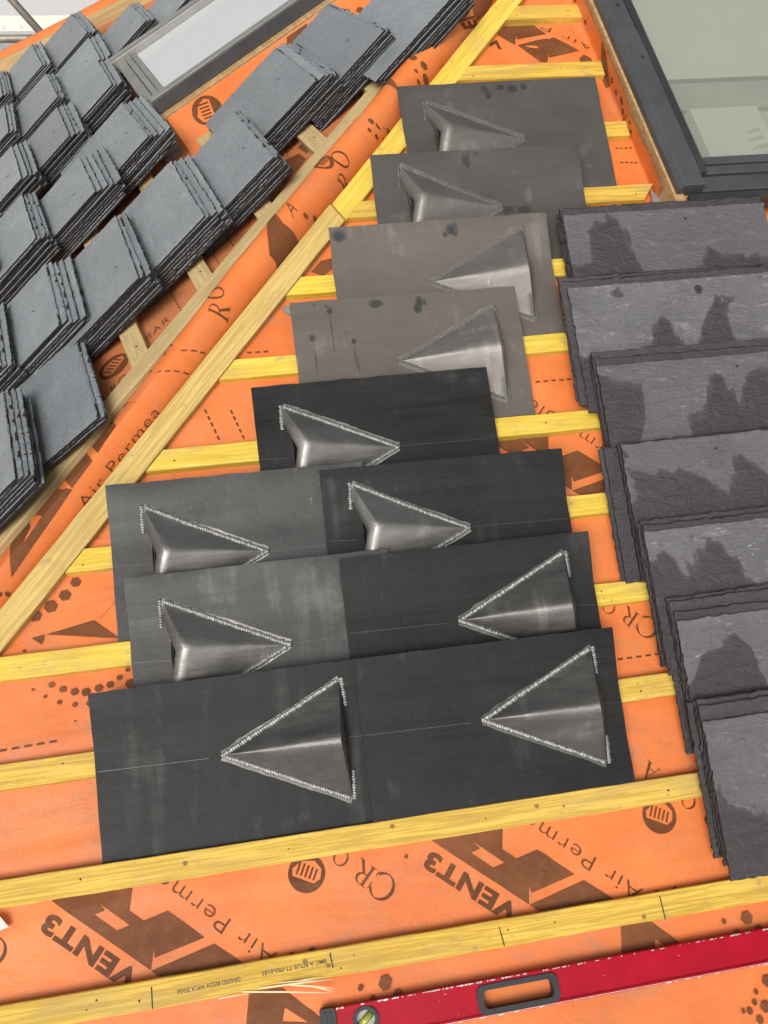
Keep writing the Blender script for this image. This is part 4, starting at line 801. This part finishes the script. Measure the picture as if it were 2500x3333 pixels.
var1w = [slate_mesh('slate', L1, D1, T1, 400+i, c, M['slate1w']) for i, c in enumerate([(.3, .3, 1, 0), (.5, .3, .4, 0), (.8, .3, 1.2, 0)])]
for me in var1: pass
hole = MB(); hole.prism([(.0032*cos(i*pi/5), .0032*sin(i*pi/5)) for i in range(10)], -.001, .0006); hole_me = hole.mesh('nail_hole', M['hole'])
dmp = MB(); dmp.prism([(.010*cos(i*pi/9)*random.uniform(.85, 1.15), .011*sin(i*pi/9)*random.uniform(.85, 1.15)) for i in range(18)], -.001, .0004); dmp_me = dmp.mesh('damp_ring', M['stain'])
pl1 = {'S1': 'topmost purple grey slate by the roof window, chalky white scuffs', 'S2': 'purple grey slate second from the window with dark damp humps and a ringed nail hole', 'S3': 'purple grey slate with damp patches between dry islands, third from the window', 'S4': 'purple grey slate middle of the right pile row, damp in its right corner', 'S5': 'purple grey slate fifth from the window with a damp lower edge', 'S6': 'purple grey slate next to last with a starburst scratch', 'S7': 'lowest purple grey slate, fully uncovered, resting on the stamped batten'}
fan1 = {'S1': [.022], 'S2': [.020, .014], 'S3': [.020, .018], 'S4': [.006], 'S5': [.016, .010], 'S6': [.020, .022, .008], 'S7': [.030, .012]}
left1 = {'S4': {0: -.035, 1: -.03}, 'S6': {0: -.012}, 'S7': {0: -.008}, 'S2': {4: -.014, 3: -.018}, 'S3': {3: -.004}}
for n_, (k, (u, v)) in enumerate(D['stack1'].items()):
    N = 6
    def variants(r, kk, N, j): return var1[r.randrange(3)] if j < 0 else var1w[r.randrange(3)]
    stack(M1, (u, v), None, 0.003, (.09 if k != 'S7' else .094), N, fan1[k], 1, D1, .0074, radians(10.5), variants, pl1[k], 'one of the slates under the ' + pl1s[k], 'purple grey slates stacked down the right side', n_+900, left1.get(k, {}).items())
    top = [o for o in COL.objects if o.get('label') == pl1[k]][-1]
    hx = {'S1': .305, 'S2': .315, 'S3': .33, 'S4': .215, 'S5': .42, 'S6': .44, 'S7': .165}[k]; hy = {'S7': .19}.get(k, D1-.03)
    if k in ('S2',): link('damp_ring', dmp_me, top, T((hx, hy, T1)))
    link('nail_hole', hole_me, top, T((hx, hy, T1)))
# ================================================================== RIGHT ROOF WINDOW
SK = .105
def su(du, v): return du+.704+SK*(1.301-v)
rw = empty('roof_window', M1 @ T((su(0, .69), .69, 0)))
tag(rw, 'dark grey framed roof window at top right showing a pale green room behind the glass', 'roof window')
def wb(name, mat, d0, d1, v0, v1, n0, n1, par=None, ch=0, flat=True):
    """bar of the window: runs with its slanted side"""
    u0, w0 = su(0, .69), .69; mb = MB(); vs = []
    for v in (v0, v1):
        c = [(d0, n0), (d1, n0), (d1, n1), (d0+ch, n1)] + ([(d0, n1-ch*1.4)] if ch else [])
        vs += [(su(d, v)-u0, v-w0, n) for d, n in c]
    k = len(vs)//2; mb.add(vs, [tuple(range(k)), tuple(range(k, 2*k))[::-1]]+[(i, i+k, (i+1) % k+k, (i+1) % k) for i in range(k)])
    o = mb.obj(name, mat, par or rw)
    bm = bmesh.new(); bm.from_mesh(o.data); bmesh.ops.recalc_face_normals(bm, faces=bm.faces[:]); bmesh.ops.bevel(bm, geom=bm.edges[:], offset=.0015, segments=1, affect='EDGES'); bm.to_mesh(o.data); bm.free()
    return o
wb('kerb', M['timber_raw'], -.006, .02, .655, 1.9, -.03, .058)
wb('kerb_block', M['timber_raw'], .004, .05, .668, .72, -.03, .045)
cl = wb('cladding', M['frame'], 0, .064, .692, 1.198, .055, .092, None, .012); cl2 = wb('cladding', M['frame'], .001, .063, 1.2, 1.95, .055, .0905, None, .012)
for par, d, v in ((cl, .045, 1.10), (cl2, .04, 1.28)):
    mb = MB(); mb.prism([(su(d, v)-su(0, .69)+.005*cos(i*pi/5), v-.69+.005*sin(i*pi/5)) for i in range(10)], .088, .0935); mb.obj('screw', M['frame_dark'], par)
wb('sash', M['frame_dark'], .0685, .088, .735, 1.95, .05, .086); wb('sash_lip', M['frame'], .0885, .094, .765, 1.95, .05, .080)
wb('sash_rail', M['frame'], .095, .80, .762, .784, .05, .079); wb('sash_rail', M['frame'], .085, .80, .736, .7605, .05, .074)
wb('cladding', M['frame'], .812, .876, .692, 1.95, .055, .092, None, .012); wb('apron', M['frame'], .0655, .82, .690, .7345, .05, .066)
wb('apron_front', M['frame_dark'], .030, .82, .668, .6885, .015, .062)
wb('glass_pane', M['glass'], .0945, .80, .785, 1.95, .066, .071)
wb('shaft_board', M['board'], .0, .80, 1.075, 1.95, .034, .038); wb('shaft_ledge', M['board_dark'], .086, .80, .985, 1.0745, .018, .022)
wb('shaft_lining', M['board_mid'], .086, .80, .74, .984, .004, .008)
bx = wb('packing_box', M['board'], .148, .345, .79, .978, .0085, .034)
for sx in ((.1485, .151), (.342, .3445)): wb('box_edge', M['board_dark'], sx[0], sx[1], .79, .977, .0342, .0352, bx)
mb = MB()
for r in range(3):
    for c in range(7): mb.box(.262+c*.006-r*.003, .2655+c*.006-r*.003, .835+r*.026-.69+c*.001, .842+r*.026-.69+c*.002, .0343, .0352)
mb.obj('box_lettering', M['board_dark'], bx)
# turned-up membrane along the window side
mb = MB()
def fn(x, y):
    v = .735+1.1*y; top = .046+.016*noise.noise(Vector((v*6, 2, 1)))+.008*noise.noise(Vector((v*17, 5, 1)))
    h = x; lean = -.016*h**1.5-.006*sin(v*9)*h
    return (su(-.0075+lean*.5-.03*(1-min(1, x*4))**2, v), v, MEM+.004+(top-MEM-.004)*max(0, (x-.12)/.88)**1.0)
mb.grid(fn, 14, 80); up1 = mb.obj('membrane_upstand', M['mem'], None, M1, True); up1['kind'] = 'structure'
hx = []
def onup(x, y, e=.0012):
    p = Vector(fn(x, y)); return tuple(p+Vector((-e, 0, e*.4)))
surf_polys('printed_hexagons', [poly_item([(x+.011*r*cos(i*pi/3)*9, y+.0085*r*sin(i*pi/3)) for i in range(6)]) for x, y, r in [(.45, .245, 1.2), (.62, .265, 1.3), (.3, .225, 1.2), (.55, .225, .6), (.5, .30, 1), (.55, .335, 1), (.72, .20, .8), (.5, .185, .7), (.4, .61, 1), (.45, .53, .9), (.45, .71, .7)]], onup, M['print'], up1, .02)
surf_polys('printed_dashes', [([(x0, y0), (x0+.004, y0), (x1+.004, y1), (x1, y1)], [(0, 1, 2, 3)]) for k in range(8) for x0, y0, x1, y1 in [(.25+.075*k, .075+.012*k, .29+.075*k, .082+.012*k), (.25+.07*k, .125+.016*k, .29+.07*k, .134+.016*k)]], onup, M['letter'], up1, .02)
surf_polys('printed_shape', [poly_item([(.10, .395), (.95, .43), (.92, .40), (.3, .335), (.12, .34)])], onup, M['print'], up1, .02)
mb = MB(); mb.prism([(su(-.03, .70), .70), (su(-.02, .765), .765), (su(.0, .72), .72), (su(.0, .665), .665), (su(-.075, .665), .665)], -.008, -.004)
tag(mb.obj('fixing_bracket', M['frame_pale'], None, M1), 'grey metal fixing plate at the lower left corner of the right roof window', 'bracket')
# ================================================================== LEFT ROOF WINDOW
lw = empty('roof_window', M2 @ T((-1.85, .29, 0)))
tag(lw, 'long pale framed roof window at top left, slates piled round it', 'roof window')
def lb(name, mat, a0, a1, b0, b1, n0, n1, bev=.002):
    mb = MB(); mb.box(1.85-a1, 1.85-a0, b0-.29, b1-.29, n0, n1); o = mb.obj(name, mat, lw)
    bm = bmesh.new(); bm.from_mesh(o.data); bmesh.ops.bevel(bm, geom=bm.edges[:], offset=bev, segments=1, affect='EDGES'); bm.to_mesh(o.data); bm.free(); return o
BT = 1.5
lb('kerb', M['timber_raw'], 1.175, 1.85, .325, BT, -.03, .055)
lb('cladding', M['frame'], 1.205, 1.245, .333, 1.0, .056, .1); lb('cladding', M['frame'], 1.204, 1.246, 1.002, BT, .056, .102)
lb('cladding_top', M['frame_pale'], 1.207, 1.244, .335, 1.0, .1005, .104, .001)
lb('cladding', M['frame_pale'], 1.79, 1.845, .296, BT, .056, .1); lb('cladding_top', M['frame_pale'], 1.815, 1.842, .30, BT, .1005, .103, .001)
lb('apron', M['frame_pale'], 1.2465, 1.789, .315, .350, .05, .078)
lb('sash_rail', M['frame_pale'], 1.25, 1.785, .352, .372, .06, .090); lb('sash_rail', M['frame_pale'], 1.255, 1.78, .3735, .392, .06, .085)
lb('glass_pane', M['glass_sky'], 1.247, 1.788, .393, BT, .066, .076)
mb = MB()
def fn(x, y):
    b = .345+1.15*y; n = MEM+.003+(.045-MEM)*max(0, (x-.2)/.8)**1.2
    a = .98+.19*min(1, x*1.02)+.01*sin(b*9)*x*(1-x)*4
    return (-a, b, n+.006*sin(b*7+x*3)*x*(1-x)*2)
mb.grid(fn, 14, 40); up2 = mb.obj('membrane_upstand', M['mem'], None, M2, True); up2['kind'] = 'structure'
def onu2(x, y): p = Vector(fn(x, y)); return (p.x, p.y, p.z+.0012)
surf_polys('printed_hexagons', [poly_item([(x+.06*r*cos(i*pi/3), y+.010*r*sin(i*pi/3)) for i in range(6)]) for x, y, r in [(.3, .235, 1), (.2, .20, .9), (.75, .62, 1), (.6, .58, 1), (.7, .55, 1.1)]], onu2, M['print'], up2, .02)
surf_polys('printed_shape', [poly_item([(.05, .30), (.95, .385), (.95, .45), (.3, .42), (.05, .42)], [[(.2, .34), (.6, .40), (.25, .36)]])], onu2, M['print'], up2, .02)
surf_polys('printed_logo', [([(.72+x*5.5, .10+y*.9) for x, y in it[0]], it[1]) for it in place_logo((0, 0), .045, radians(20))], onu2, M['letter'], up2, .02)
mb = MB(); mb.box(-1.16, -1.10, .26, .33, -.024, .01); mb.box(-1.10, -1.07, .27, .315, -.024, -.018)
tag(mb.obj('fixing_bracket', M['frame_pale'], None, M2), 'grey metal fixing bracket at the lower right corner of the left roof window', 'bracket')
# ================================================================== VERGE, RED LEVEL, FLAP
vb0, vb1 = -1.3, 1.1
mb = MB(); mb.tube([(-verge_a(b)+0, b, .008+.006*noise.noise(Vector((b*3, 1, 1)))) for b in [vb0+(vb1-vb0)*i/40 for i in range(41)]], .034, 12)
vr = mb.obj('verge_membrane', M['mem'], None, M2, True); vr['kind'] = 'structure'
dv = Vector((.592, 1)).normalized()
o = board('verge_batten', [(-verge_a(vb0)+.045, vb0), (-verge_a(vb1)+.045, vb1), (-verge_a(vb1)+.10, vb1), (-verge_a(vb0)+.10, vb0)], MEM, .02, M['timber_pale'], M2, math.atan2(dv.y, dv.x))
tag(o, 'pale batten running along the far orange roof edge below the scaffold', 'batten')
lv = empty('spirit_level', M1 @ T((-.312, -1.022, MEM+.001)) @ Rz(radians(.15)))
tag(lv, 'long red spirit level lying along the bottom right edge with black hand hole', 'spirit level')
LL = 1.22; hh = .061
def rrect(x0, x1, y0, y1, r, n=5):
    out = []
    for cx, cy, a in ((x1-r, y0+r, -pi/2), (x1-r, y1-r, 0), (x0+r, y1-r, pi/2), (x0+r, y0+r, pi)):
        out += [(cx+r*cos(a+i*pi/2/n), cy+r*sin(a+i*pi/2/n)) for i in range(n+1)]
    return out
h1_, h2_ = rrect(.276, .416, .0085, .0475, .011), rrect(.62+.1, .86, .0085, .0475, .011)
vc = (.064, .031); circ = lambda r, n=24: [(vc[0]+r*cos(2*pi*i/n), vc[1]+r*sin(2*pi*i/n)) for i in range(n)]
mb = MB(); mb.prism([(.012, .006), (LL, .006), (LL, .0535), (.012, .0535)], .004, .021, [h1_, circ(.0195)]); mb.obj('body', M['red'], lv)
for y0, y1, nm in ((.0, .0062, 'rail'), (.0533, .0600, 'rail')):
    mb = MB(); mb.box(.012, LL, y0, y1, 0, .0245); o = mb.obj(nm, M['red'], lv)
    bm = bmesh.new(); bm.from_mesh(o.data); bmesh.ops.bevel(bm, geom=bm.edges[:], offset=.0014, segments=2, affect='EDGES'); bm.to_mesh(o.data); bm.free()
mb = MB()
for i in range(170):
    x = .014+1.19*random.random()**1.25; edge = random.random() < .78; w = abs(random.gauss(.004, .004))+.001
    y = .0585 if edge else .0008; hgt = random.uniform(.0008, .0024)
    mb.add([(x, y-hgt*.5, .02475), (x+w*.4, y-hgt*.8, .02475), (x+w, y-hgt*.3, .02475), (x+w*.9, y+hgt*.5, .02475), (x+w*.1, y+hgt*.45, .02475)], [(0, 1, 2, 3, 4)])
for i in range(8):
    x = .05+1.1*random.random(); y = random.uniform(.008, .052)
    if .26 < x < .43 or x < .1: continue
    w = abs(random.gauss(.0015, .0015))+.0006; a = random.uniform(-.6, .6)
    mb.add([(x, y, .0213), (x+w, y+w*a, .0213), (x+w*.9, y+w*a+.0007, .0213), (x+w*.1, y+.0006, .0213)], [(0, 1, 2, 3)])
mb.add([(.02, .0012, .02475), (LL, .0012, .02475), (LL, .0022, .02475), (.02, .0020, .02475)], [(0, 1, 2, 3)])
mb.obj('worn_paint', M['wear'], lv)
for hl, x0, x1 in ((h1_, .276, .416),):
    mb = MB(); mb.prism(rrect(x0-.007, x1+.007, .003, .053, .015), .001, .0265, [rrect(x0+.004, x1-.004, .0125, .0435, .009)]); o = mb.obj('hand_grip', M['black'], lv)
    bm = bmesh.new(); bm.from_mesh(o.data); bmesh.ops.remove_doubles(bm, verts=bm.verts, dist=1e-5); bm.to_mesh(o.data); bm.free()
mb = MB(); mb.prism(circ(.0235, 28), .002, .0262, [circ(.0175, 28)]); vh = mb.obj('vial_housing', M['black'], lv)
mb = MB(); mb.prism(circ(.0173, 24), .008, .0115); mb.obj('vial_backing', M['frame_pale'], vh)
mb = MB(); mb.tube([(vc[0]-.011, vc[1]-.009, .0155), (vc[0]+.011, vc[1]+.009, .0155)], .0065, 12); mb.obj('vial', M['vial'], vh, None, True)
mb = MB(); mb.prism([(.030+.0065*cos(i*pi/6), .019+.0065*sin(i*pi/6)) for i in range(12)], .01, .0222); mb.obj('plug', M['black'], lv)
mb = MB(); mb.prism(rrect(-.016, .0118, -.001, .061, .006), -.0005, .026); mb.prism(rrect(-.010, -.004, .004, .056, .002), .026, .0275); mb.prism(rrect(.0, .005, .004, .056, .002), .026, .0275); mb.obj('end_cap', M['black'], lv)
# folded-back white corner of membrane at the left edge
mb = MB(); mb.add([(-.98, -.77, MEM+.006), (-.860, -.741, MEM+.012), (-.872, -.722, MEM+.02), (-.98, -.70, MEM+.02)], [(0, 1, 2, 3)])
mb.add([(-.98, -.77, MEM+.004), (-.860, -.741, MEM+.010), (-.872, -.722, MEM+.018), (-.98, -.70, MEM+.018)], [(0, 3, 2, 1)]); o = mb.obj('membrane_flap', M['white'], None, M1); tag(o, 'small white folded back flap of membrane at the lower left edge', 'flap')
# grey mortar crumb by the hip batten
mb = MB()
def fn(i, j):
    an = 2*pi*i; r = .017*(sin(pi*j*.5))*(1+.3*noise.noise(Vector((cos(an)*1.5, sin(an)*1.5, 3)))); return (r*1.5*cos(an), r*.8*sin(an), .009*cos(pi*j*.5)*(1+.4*noise.noise(Vector((cos(an)*4, sin(an)*4, j*5)))))
mb.grid(fn, 18, 6); o = mb.obj('mortar_crumb', M['concrete'], None, M1 @ T((-.205, .495, MEM+.004))); tag(o, 'grey lump of dried mortar on the membrane beside the third brown lead slate', 'mortar')
# ================================================================== SCAFFOLD beyond the roof
for k, lb_ in (('r1', 'upper horizontal scaffold rail at top left behind the slates'), ('r2', 'lower horizontal scaffold rail at top left just above the orange roof edge'), ('d1', 'sloping scaffold brace at top left meeting the upper rail'), ('d2', 'sloping scaffold brace behind the orange roof edge right of the slates')):
    mb = MB(); a, b = (Vector(q) for q in D['scaf'][k]); ex = (b-a)*(1.6 if k[0] == 'r' else .0); a, b = (a-ex, b+ex*.6) if k[0] == 'r' else ((a-(b-a)*1.6, b) if k == 'd1' else (a, b+(b-a)*1.6)); mb.tube([a, b], .0242, 16); o = mb.obj('scaffold_tube', M['tube'], None, None, True); tag(o, lb_, 'scaffold tube', 'scaffold tubes')
def quad_sheet(name, q, mat, nx, ny, amp):
    a, b, c, d = (Vector(p) for p in q); n = (b-a).cross(d-a).normalized(); mb = MB()
    mb.grid(lambda i, j: tuple((a*(1-i)+b*i)*(1-j)+(d*(1-i)+c*i)*j+n*amp*noise.noise(Vector((i*9, j*9, 2)))), nx, ny)
    cx = a; M0 = T(a) @ Matrix([[*(b-a).normalized(), 0], [*(n.cross((b-a).normalized())), 0], [*n, 0], [0, 0, 0, 1]]).transposed().to_3x3().to_4x4()
    inv = M0.inverted(); mb.v = [tuple(inv @ Vector(p)) for p in mb.v]
    return mb.obj(name, mat, None, M0, True)
tag(quad_sheet('scaffold_sheeting', D['net'], M['net'], 40, 24, .05), 'bright white scaffold sheeting with a faint woven grid behind the rails', 'sheeting')
tag(quad_sheet('scaffold_sheeting', [(9, -5.2, -4), (-8, -5.2, -4), (-8, -5.2, 1.6), (9, -5.2, 1.6)], M['net'], 30, 10, .05), 'unseen white sheeting added behind the viewer as soft fill, along the eaves', 'sheeting')  # unseen sheeting, added to brighten the near faces of the lead hoods
bs = quad_sheet('sheeting_band', D['band'], M['band'], 24, 2, .004); tag(bs, 'beige eyeleted hem band running across the white sheeting', 'sheeting')
for p in D['bandspots']:
    mb = MB(); mb.add([(.022*cos(i*pi/6), .022*sin(i*pi/6), 0) for i in range(12)], [tuple(range(12))])
    me = mb.mesh('eyelet', M['net']); o = link('eyelet', me, bs); o.matrix_local = bs.matrix_world.inverted() @ T(p) @ co.matrix_world.to_3x3().to_4x4()
